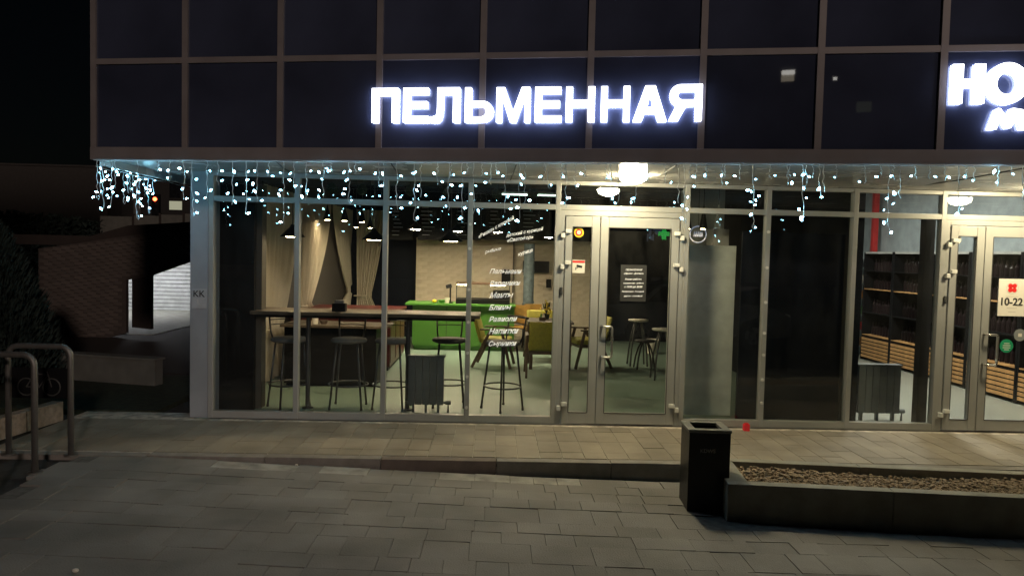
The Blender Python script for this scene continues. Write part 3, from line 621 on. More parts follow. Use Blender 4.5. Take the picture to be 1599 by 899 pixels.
def stool(name, label, cat, seatm, legm, group):
    t = thing(name, label, cat, group=group)
    MB().lathe([(0, .745), (.17, .745), (.2, .757), (.205, .775), (.19, .792), (.1, .8), (0, .802)], seg=28).build('seat', seatm, t, True)
    for sx in (-1, 1):
        for sy in (-1, 1): MB().tube([(sx*.115, sy*.105, .75), (sx*.178, sy*.165, .02)], .0115).cyl((sx*.178, sy*.165, 0), (sx*.178, sy*.165, .025), .015).build('leg', legm, t, True)
    MB().tube([(.222*math.cos(k*math.pi/14), .207*math.sin(k*math.pi/14), .27) for k in range(28)], .009, 8, True).build('foot_ring', 'leg' if legm == 'leg' else legm, t, True)
    for sx in (-1, 1): MB().tube([(sx*.13, .14, .76), (sx*.145, .17, .85), (sx*.155, .205, 1.06)], .0105).build('back_post', legm, t, True)
    for z in (.93, .985): MB().tube([(-.15+.3*k/8, .18+.03*math.sin(math.pi*k/8)+(z-.9)*.12, z) for k in range(9)], .006, 6).build('back_rail', legm, t, True)
    MB().tube([(-.185+.37*k/10, .205+.045*math.sin(math.pi*k/10), 1.062) for k in range(11)], .015, 8).build('backrest', legm, t, True)
    return t
gst = 'bar stools at the window table'
s2 = stool('bar_stool', 'grey-seated bar stool in the middle of the second window bay', 'bar stool', 'seat', 'leg', gst)
s2.location = (-1.635, 8.42, 0)
for loc, rz, lab in (((-2.30, 8.38, 0), 40, 'leftmost bar stool beside the curtains, in the first window bay'), ((-1.14, 8.44, 0), -10, 'grey-seated bar stool half hidden by a window post left of the radiator')):
    c = copy_tree(s2); c.location = loc; c.rotation_euler.z = rad(rz); c['label'] = lab
s4 = stool('bar_stool', 'black-seated bar stool with railed back behind the left radiator', 'bar stool', 'seatblk', 'legblk', gst); s4.location = (-.50, 8.62, 0); s4.rotation_euler.z = rad(4)
s5 = stool('bar_stool', 'black-framed grey-seated bar stool standing alone left of the restaurant door', 'bar stool', 'seat', 'legblk', gst); s5.location = (.13, 8.47, 0); s5.rotation_euler.z = rad(-52)
# radiators
def radiator(label, xa, xb, Y, ztop, n):
    t = thing('radiator', label, 'radiator', (xa, Y, 0), group='radiators behind the shop windows'); w_ = (xb-xa)/n
    for k in range(n):
        x0 = xa+k*w_; MB().box(x0+.0025, x0+w_-.0025, Y, Y+.09, .09, ztop, .005).build('section', 'radi', t)
    MB().box(xa-.012, xb+.012, Y-.008, Y+.1, ztop+.001, ztop+.018, .004).build('top_grille', 'radi', t)
    for x in (xa+.06, (xa+xb)/2, xb-.06): MB().box(x-.012, x+.012, Y+.02, Y+.07, 0, .09).build('foot', 'radi', t)
    MB().tube([(xa-.03, Y+.05, .0), (xa-.03, Y+.05, .11), (xb+.05, Y+.05, .11), (xb+.05, Y+.05, 0)], .014).cyl((xb+.02, Y+.05, .11), (xb+.08, Y+.05, .11), .024).build('pipe', 'radi', t)
radiator('small grey radiator behind the glass of the restaurant', -.93, -.53, 8.19, .625, 5)
radiator('wide grey radiator behind the glass of the wine shop', at(1340, 600, 8.2).x, at(1406, 600, 8.2).x, 8.19, .63, 6)
# curtains on the left wall
def curtain(label, P0, P1, tie, z_tie, pin, ztop=2.62):
    P0, P1 = Vector((P0[0], P0[1], 0)), Vector((P1[0], P1[1], 0)); L = (P1-P0).length; d = (P1-P0)/L; nrm = Vector((d.y, -d.x, 0))
    nu, nv = 60, 26; m = MB(); rows = []
    for j in range(nv+1):
        v = j/nv; z = ztop*(1-v)+.02*v
        k = 1-pin*max(0, 1-(z-z_tie)/(ztop-z_tie))**1.7 if z > z_tie else 1-pin*max(0, 1-(z_tie-z)/.75)**1.4
        row = []
        for i in range(nu+1):
            u = i/nu; t_ = u*L; tc = .06 if tie == 0 else L-.06
            t_ = tc+(t_-tc)*k; amp = .028*(.6+.4*k)
            row.append(m.b.verts.new(P0+d*t_+nrm*(amp*math.sin(u*2*math.pi*8.5+.3*math.sin(v*3))+.012*math.sin(u*31+v*2))+Vector((0, 0, z))))
        rows.append(row)
    for A, Bq in zip(rows, rows[1:]):
        for i in range(nu): m.b.faces.new((A[i], A[i+1], Bq[i+1], Bq[i]))
    t = thing('curtain', label, 'curtain', (P0+P1)/2, group='cream curtains on the left wall'); m.build('fabric', 'curtain', t, True)
    c = P0+d*(.1 if tie == 0 else L-.1)
    MB().tube([c+nrm*(.07*math.cos(k*math.pi/8))+d*(.13*math.sin(k*math.pi/8))+Vector((0, 0, z_tie)) for k in range(16)], .015, 6, True).build('tie', 'curtain', t)
XC = -2.99
def Yat(px, X=XC): return atx(px, 420, X).y
def cw(px): return (XC, Yat(px))
curtain('cream curtain nearest the window, glowing warm from the lamp', cw(411), cw(467), 0, .72, .5)
curtain('cream curtain tied to the left, second from the window', cw(470), cw(516), 0, .9, .72)
curtain('cream curtain tied to the right, in the middle of the left wall', cw(518), cw(553), 1, .95, .72)
curtain('dim far curtain next to the dark back corner', at(556, 420, 15.3), at(599, 420, 15.3), 0, .85, .5)
tag(MB().cyl((XC, Yat(409), 2.64), (XC, 15.3, 2.64), .014).build('curtain_rod', 'darkwall'), 'long thin rod carrying the cream curtains', 'curtain rod')
a, b = at(334, 640, 8.16), at(396, 640, 8.16)
tag(MB().box(a.x, b.x, 8.15, 8.22, 0, 2.56, .004).build('room_divider', 'black', None, at=Vector((a.x, 8.15, 0))), 'tall black room divider behind the first window pane', 'panel')
b2 = at(409, 640, 8.3); tag(MB().box(b.x-.05, b2.x, 8.26, 8.42, 0, 2.5).build('wall_pier', 'pierwall', None, at=Vector((b.x, 8.26, 0))), 'narrow brown pier between the black panel and the curtains', 'pier')
# pendants
def pendant(px, py, Y, r, h, shade, label, bm='bulbw', cat='lamp', cone=True):
    q = at(px, py, Y); t = thing('pendant_lamp', label, cat, (q.x, Y, q.z), group='pendant lamps in the restaurant')
    MB().lathe([(r, 0), (r*.94, .012), (r*.42, h*.62), (r*.2, h*.8), (r*.16, h), (.0, h), (0, h-.008), (r*.15, h-.01), (r*.36, h*.6), (r*.9, .01), (r, 0)], q, 22).build('lamp_shade', shade, t, True)
    MB().lathe([(0, -.006), (r*.5, -.002), (r*.78, .014), (r*.7, .022), (0, .022)], q, 18).build('light_disc', bm, t, True)
    MB().cyl((q.x, Y, q.z+h), (q.x, Y, CZ), .005, seg=6).build('cord', 'shade', t)
for px, py, Y, r, h, lab in ((457, 370, 8.95, .15, .15, 'wide black cone lamp in front of the first curtain'), (584, 375, 8.95, .15, .14, 'wide black cone lamp hanging over the bar table by the post'), (704, 377, 8.95, .15, .14, 'wide black cone lamp hanging in front of the brick wall top'),
                             (511, 343.5, 12.4, .075, .24, 'narrow black pendant at the left end of the far row'), (538, 345, 12.4, .075, .24, 'second narrow black pendant of the far row'), (565, 347, 12.4, .07, .24, 'third narrow black pendant of the far row'),
                             (556, 355, 13.6, .065, .2, 'small pendant low behind the middle of the far row'), (578, 356, 13.6, .065, .2, 'small pendant low at the right end of the far row'),
                             (649, 358.5, 13.0, 0.148, .14, 'lit flat pendant above the left end of the green counter'), (714, 361.5, 13.0, 0.148, .14, 'lit flat pendant beside the second window post'), (777, 363, 13.0, 0.136, .14, 'lit flat pendant behind the slanted window writing'), (857, 371, 13.0, 0.118, .14, 'lit flat pendant close to the left door jamb'),
                             (1074, 357.5, 9.2, .05, .30, 'narrow black pendant just right of the restaurant door'), (1098, 357.5, 9.2, .055, .30, 'narrow black pendant over the round neon sign')):
    pendant(px, py, Y, r, h, 'shade', lab, 'bulbk' if Y == 13.0 else 'bulbw')
pendant(1121, 357, 9.2, .055, .30, 'shadegrey', 'narrow grey pendant right of the round neon sign', bm='shadegrey')
for i, (px, py) in enumerate(((518, 294), (565, 296), (641, 297), (697, 297), (776, 302), (832, 302))):
    q = at(px, py, 9.6); t = thing('moss_ball', ('dark green ball hanging in front of the curtains, first from the left', 'second dark green hanging ball, left of the third window bay', 'dark green hanging ball in the left half of the third window bay', 'dark green hanging ball in the right half of the third window bay', 'dark green hanging ball left of the strip light', 'dark green hanging ball nearest the restaurant door')[i], 'hanging plant', q, group='hanging moss balls')
    m = MB().ball(q, .068, 3)
    for v in m.b.verts: v.co = q+(v.co-q)*R.uniform(.88, 1.15)
    m.build('ball', 'moss', t); MB().cyl(q+Vector((0, 0, .05)), (q.x, q.y, CZ), .004, seg=5).build('cord', 'shade', t)
a, b = at(781, 304, 12.6), at(873, 304, 12.6)
ft = thing('strip_light', 'long pale green fluorescent strip under the ceiling', 'lamp', (a.x, 12.6, a.z))
MB().box(a.x, b.x, 12.57, 12.63, a.z+.022, a.z+.06).build('housing', 'shadegrey', ft); MB().cyl((a.x+.02, 12.6, a.z+.008), (b.x-.02, 12.6, a.z+.008), .010).build('tube', 'tube', ft)
for x in (a.x+.15, b.x-.15): MB().cyl((x, 12.6, a.z+.06), (x, 12.6, CZ), .004, seg=5).build('hanger', 'shade', ft)
# dining table with armchairs
DT = thing('dining_table', 'square wooden dining table between the yellow armchairs', 'table', (.91, 11.75, 0))
MB().box(.55, 1.27, 11.4, 12.15, .715, .75, .006).build('table_top', 'wood', DT)
for sx, sy in ((.61, 11.46), (1.21, 11.46), (.61, 12.09), (1.21, 12.09)): MB().box(sx-.025, sx+.025, sy-.025, sy+.025, 0, .715).build('leg', 'darkwood', DT)
MB().box(.61, 1.21, 11.45, 12.1, .65, .714).build('apron', 'darkwood', DT)
q = at(847, 495, 11.6); cr = thing('sauce_caddy', 'small dark caddy of sauce bottles on the dining table', 'caddy', (q.x, 11.6, .75))
MB().box(q.x-.05, q.x+.05, 11.55, 11.65, .75, .81, .004).build('tray', 'darkwood', cr); MB().cyl((q.x-.02, 11.6, .81), (q.x-.02, 11.6, .87), .018, .01).build('bottle', 'greentop', cr); MB().cyl((q.x+.02, 11.6, .81), (q.x+.02, 11.6, .86), .018, .01).build('bottle', 'paper', cr)
q = at(853, 490, 11.95); pp = thing('flower_pot', 'yellow flowers in a dark green stand on the dining table', 'plant', (q.x, 11.95, .75))
MB().cyl((q.x, 11.95, .75), (q.x, 11.95, .84), .045, .055).build('pot', 'moss', pp); f_ = MB()
for k in range(26): f_.ball((q.x+R.gauss(0, .028), 11.95+R.gauss(0, .03), .93+R.gauss(0, .04)), R.uniform(.012, .024), 1)
f_.build('flowers', 'yelprint', pp); f_ = MB()
for k in range(14):
    a_ = R.random()*6.28; f_.tube([(q.x, 11.95, .84), (q.x+.05*math.cos(a_), 11.95+.05*math.sin(a_), .95), (q.x+.06*math.cos(a_), 11.95+.06*math.sin(a_), .98+R.random()*.06)], .006, 4)
f_.build('stems', 'moss', pp)
def armchair(label, seatm, loc, rz, first=None):
    if first: t = copy_tree(first); t['label'] = label
    else:
        t = thing('armchair', label, 'armchair', group='yellow armchairs around the dining table')
        MB().box(-.235, .235, -.24, .22, .38, .46, .025).build('seat', seatm, t, True)
        m = MB(); m.obox((0, .275, .61), (1, 0, 0), (0, 1, -.3), .48, .055, .44, .03); m.build('backrest', seatm, t, True)
        for sx in (-1, 1):
            MB().bar((sx*.255, -.12, .60), (sx*.27, -.27, 0), .032, .045, .006).build('leg', 'darkwood', t); MB().bar((sx*.255, .05, .60), (sx*.27, .34, 0), .032, .045, .006).build('leg', 'darkwood', t)
            MB().bar((sx*.255, -.19, .61), (sx*.255, .22, .60), .045, .025, .006).build('armrest', 'darkwood', t)
        MB().box(-.24, .24, -.2, .2, .33, .375).build('seat_frame', 'darkwood', t)
    t.location = loc; t.rotation_euler.z = rad(rz); return t
A1 = armchair('yellow armchair with its back to the window, in front of the dining table', 'yellow', (.775, 10.95, 0), 180)
armchair('yellow armchair seen side-on left of the dining table', 'yellow', (.06, 11.75, 0), 82, A1)
armchair('yellow armchair right of the dining table, seen through the narrow door leaf', 'yellow', (1.53, 11.85, 0), -78, A1)
armchair('yellow armchair on the far side of the dining table', 'yellow', (.86, 12.55, 0), 5, A1)
def orange_chair(label, X, Y, rz):
    t = thing('orange_chair', label, 'chair', (0, 0, 0), 0, 'orange chairs by the brick wall')
    MB().box(-.2, .2, -.2, .2, .43, .46, .01).build('seat', 'orange', t); MB().obox((0, .21, .66), (1, 0, 0), (0, 1, -.12), .34, .03, .36, .01).build('backrest', 'orange', t)
    for sx in (-1, 1):
        for sy in (-1, 1): MB().tube([(sx*.16, sy*.16, .43), (sx*.2, sy*.2, 0)], .013, 6).build('leg', 'darkwood', t)
    t.location = (X, Y, 0); t.rotation_euler.z = rad(rz)
orange_chair('orange chair by the right end of the green counter', at(805, 500, 13.6).x+.06, 13.6, -15); orange_chair('orange chair behind the far yellow armchair', at(835, 490, 13.9).x, 13.9, 6)
# backless stools deeper right of the door
def bare_stool(label, X, Y, zs, seatm, legm):
    t = thing('round_stool', label, 'stool', (X, Y, 0), 0, 'backless stools behind the door')
    MB().lathe([(0, zs-.03), (.15, zs-.03), (.17, zs-.015), (.165, zs), (0, zs+.004)], (X, Y, 0), 24).build('seat', seatm, t, True)
    for k in range(4):
        a_ = math.pi/4+k*math.pi/2; c_, s_ = math.cos(a_), math.sin(a_)
        MB().tube([(X+.06*c_, Y+.06*s_, zs-.03), (X+.12*c_, Y+.12*s_, zs*.72), (X+.17*c_, Y+.17*s_, zs*.4), (X+.2*c_, Y+.2*s_, 0)], .014).build('leg', legm, t, True)
bare_stool('white-topped stool with grey legs seen in the middle of the door glass', at(997, 501, 12.1).x, 12.1, .76, 'paper', 'leg'); bare_stool('white-topped stool at the right edge of the door glass', at(1036, 515, 10.75).x, 10.75, .75, 'paper', 'leg'); bare_stool('small black stool between the two white-topped stools', at(1003, 540, 11.7).x+.05, 11.75, .46, 'seatblk', 'legblk')
q = atz(1017, 551); tag(MB().lathe([(0, 0), (.09, 0), (.12, .27), (.112, .27), (.085, .01), (0, .01)], (q.x, 13.6, 0), 18).build('waste_bucket', 'paper', None, at=Vector((q.x, 13.6, 0))), 'small white bucket on the restaurant floor', 'bucket')
# right end of the restaurant
a, b = at(1064, 650, 8.2), at(1146, 384, 8.2)
tag(MB().box(a.x-.03, b.x+.03, 8.2, 8.24, .03, b.z, .004).build('grey_screen', 'frost', None, at=Vector((a.x, 8.2, 0))), 'pale grey screen standing behind the window right of the door', 'screen')
a, b = at(1149, 650, 7.92), at(1325, 366, 7.92)
tag(MB().box(a.x, FX[7]-.03, 7.92, 7.96, .03, b.z, .004).build('dark_screen', 'navy', None, at=Vector((a.x, 7.92, 0))), 'wide near-black screen behind the dark window panes', 'screen')
a, b = at(1072, 384, 10.2), at(1133, 296, 10.2); tag(MB().box(a.x, b.x, 10.2, 10.6, a.z, b.z, .005).build('duct', 'shadegrey', None, at=Vector((a.x, 10.2, a.z))), 'tall grey duct behind the narrow pendants', 'duct')
a, b = at(1113, 385, 9.6), at(1139, 358, 9.6); tag(MB().box(a.x, b.x, 9.6, 9.9, a.z-.6, b.z, .005).build('cupboard', 'shadegrey', None, at=Vector((a.x, 9.6, a.z))), 'beige cupboard behind the grey screen', 'cupboard')
q = at(1090, 366, 9.45); ns = thing('neon_sign', 'round blue-white neon sign behind the window right of the door', 'neon sign', q)
MB().tube([(q.x+.105*math.cos(k*math.pi/16), 9.45, q.z+.105*math.sin(k*math.pi/16)) for k in range(32)], .006, 6, True).build('ring', 'bluesign', ns); nb = MB()
for k in range(5): nb.tube([(q.x-.055+k*.024, 9.45, q.z-.03), (q.x-.045+k*.024, 9.45, q.z+.04), (q.x-.035+k*.024, 9.45, q.z-.03)], .005, 5)
nb.build('lettering', 'bluesign', ns); MB().cyl((q.x, 9.45, q.z+.105), (q.x, 9.45, CZ), .003, seg=5).build('cord', 'shade', ns)

# ================================================================== wine shop interior
fl = MB(); fl.box(3.98, 8.6, SH+.06, 15.5, -.2, -.0015); struct('wine_shop_floor', fl, mat('storefloor', (.36, .375, .325), .4, var=.06))
fl = MB(); fl.box(3.98, 8.6, 15.5, 15.7, 0, CZ); struct('wine_shop_back_wall', fl, 'storewall')
fl = MB(); fl.box(7.22, 7.34, SH+.06, 15.5, 0, CZ); struct('wine_shop_wall', fl, 'storewall')
XW = 6.86; yb_ = [8.35, 9.4, 10.45, 11.5, 12.5, 13.5]
labs = ('black wine shelving unit nearest the shop door, at the right edge', 'second black wine shelving unit from the shop door', 'black wine shelving unit in the middle of the row', 'black wine shelving unit behind the narrow door leaf, next but one to the far end', 'black wine shelving unit at the far end of the row')
SLM = {}
for i in range(5):
    y0, y1 = yb_[i]+.02, yb_[i+1]-.02; L = y1-y0; ym = (y0+y1)/2
    t = thing('shelving_unit', labs[i], 'shelving', (XW, ym, 0), 0, 'black wine shelving with slatted wooden bases')
    MB().box(XW+.28, XW+.31, y0, y1, .06, 1.97).build('back_panel', 'black', t)
    for yy in (y0-.015, y1-.02): MB().box(XW-.002, XW+.3, yy, yy+.035, 0, 1.98).build('side_panel', 'black', t)
    MB().box(XW, XW+.3, y0, y1, 1.95, 1.985).build('cornice', 'shadegrey', t)
    for z in (.47, .88, 1.31, 1.64): MB().box(XW+.0, XW+.28, y0+.02, y1-.02, z-.012, z).build('shelf', 'black' if z not in (.47, 1.31) else 'woodlit', t)
    MB().box(XW+.015, XW+.03, y0+.02, y1-.02, .05, .44).build('base_panel', 'black', t)
    for k in range(6):
        z = .075+k*.063; me = SLM.setdefault(round(L, 2), MB().box(-.009, .009, -L/2+.02, L/2-.02, -.022, .022, .002).mesh('slat', 'woodlit')); inst('slat', me, t, (XW+.003, ym, z))
    for z in (.47, .88, 1.31, 1.64):
        bt_ = MB()
        for k in range(9):
            yy = y0+.1+k*(L-.2)/8; h = R.uniform(.2, .27)
            bt_.lathe([(0, 0), (.034, 0), (.034, h*.6), (.013, h*.78), (.013, h), (0, h)], (XW+.17, yy, z), 8)
        o = bt_.build('bottles', 'bottle', t)
        tag(o, kind='stuff')
wr = thing('bottle_rack', 'narrow white rack of bright bottles at the back of the wine shop', 'rack', (at(1338, 500, 13.9).x, 13.9, 0))
xr = wr.location.x
MB().box(xr-.2, xr+.16, 14.05, 14.08, 0, 2.0).build('back_panel', 'storewall', wr)
for k in range(6):
    z = .18+k*.3; MB().box(xr-.2, xr+.16, 13.85, 14.05, z, z+.02).build('shelf', 'storewall', wr)
    b_ = MB()
    for j in range(5): b_.lathe([(0, 0), (.03, 0), (.03, .14), (.012, .18), (.012, .24), (0, .24)], (xr-.16+j*.07, 13.92, z+.02), 8)
    b_.build('bottles', ('amber', 'redcol', 'greentop', 'amber', 'paper', 'bottle')[k], wr)
rc_ = tag(MB().box(7.04, 7.13, 13.56, 13.65, 0, CZ-.01).build('red_column', 'redcol', None, at=Vector((7.07, 13.56, 0))), 'red square column at the back of the wine shop', 'column')
for i, (px, py) in enumerate(((1352, 312), (1362, 319), (1403, 304), (1407, 314))):
    q = at(px, py, 12.4 if i % 2 == 0 else 11.4); q.z = CZ
    dd = (CZ-.05-HC)/ray(px, py).z; q = CAM+ray(px, py)*dd
    t = thing('ceiling_lamp', ('round ceiling lamp of the wine shop, upper one of the left pair', 'round ceiling lamp of the wine shop, lower one of the left pair', 'round ceiling lamp of the wine shop, upper one of the right pair', 'round ceiling lamp of the wine shop, lower one of the right pair')[i], 'lamp', (q.x, q.y, CZ), group='ceiling lamps of the wine shop')
    MB().cyl((q.x, q.y, CZ-.03), (q.x, q.y, CZ-.001), .17, seg=22).build('lamp_body', 'white', t); MB().lathe([(.155, -.031), (.14, -.05), (0, -.06)], (q.x, q.y, CZ), 22).build('diffuser', 'storelamp', t, True)
for i, (X, Y) in enumerate(((5.2, 9.2), (5.8, 10.6), (5.4, 12.4), (5.2, 8.4))):  # extra lamps added to brighten the wine shop
    t = thing('ceiling_lamp', ('added round ceiling fill lamp just inside the wine shop door', 'added round ceiling fill lamp over the middle of the wine shop floor', 'added round ceiling fill lamp deep in the wine shop', 'added round ceiling fill lamp close to the wine shop window')[i], 'lamp', (X, Y, CZ), group='ceiling lamps of the wine shop')
    MB().cyl((X, Y, CZ-.03), (X, Y, CZ-.001), .17, seg=22).build('lamp_body', 'white', t); MB().lathe([(.155, -.031), (.14, -.05), (0, -.06)], (X, Y, CZ), 22).build('diffuser', 'storelamp', t, True)
tag(MB().box(at(1437, 500, SH+.12).x, at(1452, 500, SH+.12).x, SH+.1, SH+.2, 0, ZT).build('door_pier', 'darkwall', None, at=Vector((4.75, SH+.1, 0))), 'dark pier just inside, left of the wine shop door', 'pier')

# ================================================================== plaza objects
# litter bin
bc_ = atz(1075, 798, -.15); bx0 = bc_.x; by = bc_.y; zb = gz(bx0+.15)-.004; zt_ = .475
LB = thing('litter_bin', 'tall black square litter bin at the corner of the planter', 'litter bin', (bx0+.155, by+.15, zb), rad(-3))
def lbox(m, x0, x1, y0, y1, z0, z1, bev=0.): return m.box(x0, x1, y0, y1, z0, z1, bev)
h_ = zt_-zb
lb = MB(); lb.box(-.158, .158, -.15, -.145, 0, h_-.012); lb.box(-.158, .158, .145, .15, 0, h_-.012); lb.box(-.158, -.153, -.1455, .1455, 0, h_-.012); lb.box(.153, .158, -.1455, .1455, 0, h_-.012); lb.box(-.15, .15, -.14, .14, .02, .03)
def lbuild(m, name, mm, parent=LB):
    me = m.mesh(name, mm); o = bpy.data.objects.new(name, me); COL.objects.link(o); o.parent = parent; return o
body = lbuild(lb, 'bin_body', 'bin')
rm = MB(); rm.box(-.165, .165, -.157, -.095, h_-.012, h_+.012, .003); rm.box(-.165, .165, .105, .157, h_-.012, h_+.012, .003); rm.box(-.165, -.105, -.095, .105, h_-.0115, h_+.0115, .002); rm.box(.105, .165, -.095, .105, h_-.0115, h_+.0115, .002)
lbuild(rm, 'bin_rim', 'rim'); ln_ = MB(); ln_.box(-.104, .104, -.094, .104, .12, h_-.07); lbuild(ln_, 'bin_liner', 'black')
lt = lettering('KDWS', 'letter', None, (-.07, -.151, h_-.165), (.045, -.151, h_-.165), bold=.02); lt.parent = LB
# planter with gravel
PT = .12
fl_ = atz(1137, 755, PT); fr_ = atz(1599, 777, PT); bl_ = atz(1153, 712, PT)
x0, yf, ybk = fl_.x, fl_.y, bl_.y-.03
PL = thing('planter', 'long low concrete planter filled with gravel', 'planter', (x0, yf, -.2), 0)
sl_ = (fr_.y-fl_.y)/(fr_.x-fl_.x); ax = Vector((1, sl_, 0)).normalized(); ay = Vector((-ax.y, ax.x, 0)); O = Vector((x0, yf, 0)); Wd = ybk-yf
def pbox(u0, u1, v0, v1, z0, z1, bev=.006):
    c = O+ax*((u0+u1)/2)+ay*((v0+v1)/2)+Vector((0, 0, (z0+z1)/2)); return MB().obox(c, ax, ay, u1-u0, v1-v0, z1-z0, bev)
for k in range(5): pbox(k*1.2+.002 if k else 0, (k+1)*1.2-.002, 0, .10, -.45, PT).build('front_wall', 'conc', PL)
for k in range(5): pbox(k*1.2+.002 if k else 0, (k+1)*1.2-.002, Wd-.10, Wd, -.45, PT-.001).build('back_wall', 'conc', PL)
pbox(0, .165, .102, Wd-.102, -.45, PT-.002).build('end_wall', 'conc', PL)
pbox(.16, 6, .1, Wd-.1, -.45, PT-.075, 0).build('soil', 'sand', PL)
gr = MB()
ico = bmesh.new(); bmesh.ops.create_icosphere(ico, subdivisions=1, radius=1); iv = [v.co.copy() for v in ico.verts]; ifc = [[v.index for v in f.verts] for f in ico.faces]; ico.free()
V, Fc = [], []
for k in range(5200):
    u = .18+R.random()**.9*3.6; v = .11+R.random()*(Wd-.22); r = R.uniform(.008, .019); c = O+ax*u+ay*v+Vector((0, 0, PT-.072+R.uniform(0, .026)+.014*math.sin(u*3)))-PL.location
    sx, sy, sz = R.uniform(.7, 1.4)*r, R.uniform(.7, 1.3)*r, R.uniform(.5, .9)*r; a_ = R.random()*6.28; ca, sa = math.cos(a_), math.sin(a_); n0 = len(V)
    for p in iv:
        j = R.uniform(.85, 1.12); X_, Y_ = p.x*sx*j, p.y*sy*j; V.append((c.x+X_*ca-Y_*sa, c.y+X_*sa+Y_*ca, c.z+p.z*sz*j))
    Fc += [[i+n0 for i in f] for f in ifc]
me = bpy.data.meshes.new('gravel'); me.from_pydata(V, [], Fc); me.materials.append(M['gravel']); o = bpy.data.objects.new('gravel', me); COL.objects.link(o); o.parent = PL; tag(o, kind='stuff')
q = atz(1165, 672); cu = thing('red_lantern', 'tiny red glass candle holder on the terrace by the window', 'candle holder', (q.x, q.y, 0))
MB().box(q.x-.03, q.x+.03, q.y-.03, q.y+.03, 0, .07, .006).build('glass', 'redglass', cu); MB().box(q.x-.02, q.x+.02, q.y-.02, q.y+.02, .0705, .082, .003).build('lid', 'redprint', cu)
for px, py, r, lab in ((118, 886, .016, 'small pale stone lying on the plaza paving at the lower left'), (463, 724, .011, 'white crumb of stone at the foot of the terrace kerb')):
    q = atz(px, py, gz(-2.0) if px > 300 else 0); q.z = gz(q.x)+r*.6
    m = MB().ball(q, r, 1, (1.3, 1, .8)); tag(m.build('pebble', 'paper', None, at=q.copy()), lab, 'stone')
# plate on the corner pillar
KKp = thing('letter_plate', 'small grey plate lettered KK on the corner pillar', 'sign', at(310, 465, SH-.03))
a, b = at(299.5, 481, SH-.035), at(323, 451, SH-.035)
pl = MB().box(a.x, b.x, SH-.037, SH-.031, a.z, b.z, .001).build('plate', mat('plate', (.42, .43, .45), .5), KKp)
lettering('KK', 'blackprint', KKp, at(302, 463, SH-.038), at(320, 463.5, SH-.038), bold=.01)
ar = MB(); e = at(309, 470, SH-.038); ar.box(e.x-.003, e.x+.003, SH-.0395, SH-.037, e.z-.03, e.z+.02).obox((e.x+.018, SH-.038, e.z-.035), (1, 0, 1), (0, 1, 0), .004, .002, .03).box(e.x-.05, e.x-.02, SH-.0395, SH-.037, e.z+.022, e.z+.027).box(e.x+.03, e.x+.06, SH-.0395, SH-.037, e.z+.022, e.z+.027); ar.build('arrow', 'greyprint', KKp)
# bicycle stands
def hoop(label, X1, Y, X0, panel=False):
    t = thing('bicycle_stand', label, 'bicycle stand', ((X0+X1)/2, Y, 0), 0, 'tube bicycle stands on the left'); r = .085; h = .93; pts = [(X0, Y, 0), (X0, Y, h-r)]
    pts += [(X0+r-r*math.cos(rad(k*15)), Y, h-r+r*math.sin(rad(k*15))) for k in range(1, 7)]; pts += [(X1-r+r*math.sin(rad(k*15)), Y, h-r+r*math.cos(rad(k*15))) for k in range(0, 7)]; pts += [(X1, Y, 0)]
    MB().tube(pts, .024, 12).build('hoop', 'galv', t, True)
    for x in (X0, X1): MB().cyl((x, Y, 0), (x, Y, .012), .055, seg=16).build('base_plate', 'galv', t)
    if panel:
        p = MB().box(X0+.03, X1-.03, Y-.004, Y+.004, .49, .745).build('panel', 'black', t); b_ = MB(); cx_ = (X0+X1)/2; yy = Y-.007; zz = .585
        for dx in (-.105, .105): b_.tube([(cx_+dx+.072*math.cos(k*math.pi/10), yy, zz+.072*math.sin(k*math.pi/10)) for k in range(20)], .006, 5, True)
        P = {'a': (-.105, 0), 'b': (-.035, .11), 'c': (0, -.005), 'd': (.075, .105), 'e': (.105, 0), 'f': (.066, .135), 'g': (-.045, .135)}
        for s_ in ('ab', 'bd', 'dc', 'ca', 'bc', 'de', 'df', 'bg'): b_.tube([(cx_+P[s_[0]][0], yy, zz+P[s_[0]][1]), (cx_+P[s_[1]][0], yy, zz+P[s_[1]][1])], .0055, 5)
        b_.build('bicycle_pictogram', 'pict', p)
hoop('bicycle stand with a dark bicycle panel, farthest of the row', -3.56, 6.28, -4.08, True); hoop('middle tube bicycle stand, right post in view', -3.555, 5.78, -4.08); hoop('nearest tube bicycle stand, barely in view at the left edge', -3.56, 5.27, -4.08)
# granite edging, low wall, conifer
ge = thing('granite_edging', 'pale granite edging stones of the bed behind the bicycle stands', 'edging', (-4.45, 7.2, 0))
for k in range(3):
    a_ = Vector((-4.42-.0, 7.66, .08)); d = Vector((-.1, -.8, 0)); c0_ = Vector((-4.45, 7.62, 0))+d*k*.62; c1_ = c0_+d*.61; MB().bar(c0_+Vector((0, 0, .08)), c1_+Vector((0, 0, .08)), .12, .20, .006).build('edging_stone', mat('granite', (.30, .24, .19), .8, 0, .3, 18) if k == 0 else bpy.data.materials['granite'], ge)
lw_ = thing('low_wall', 'low concrete garden wall with a lit right end', 'wall', (-4.3, 9.5, 0))
MB().bar((-4.27, 9.5, .15), (-7.4, 10.3, .15), .16, .36, .008).build('wall_body', 'fconc', lw_); MB().bar((-4.25, 9.495, .345), (-7.4, 10.3, .345), .2, .03, .005).build('coping', 'fconc', lw_)
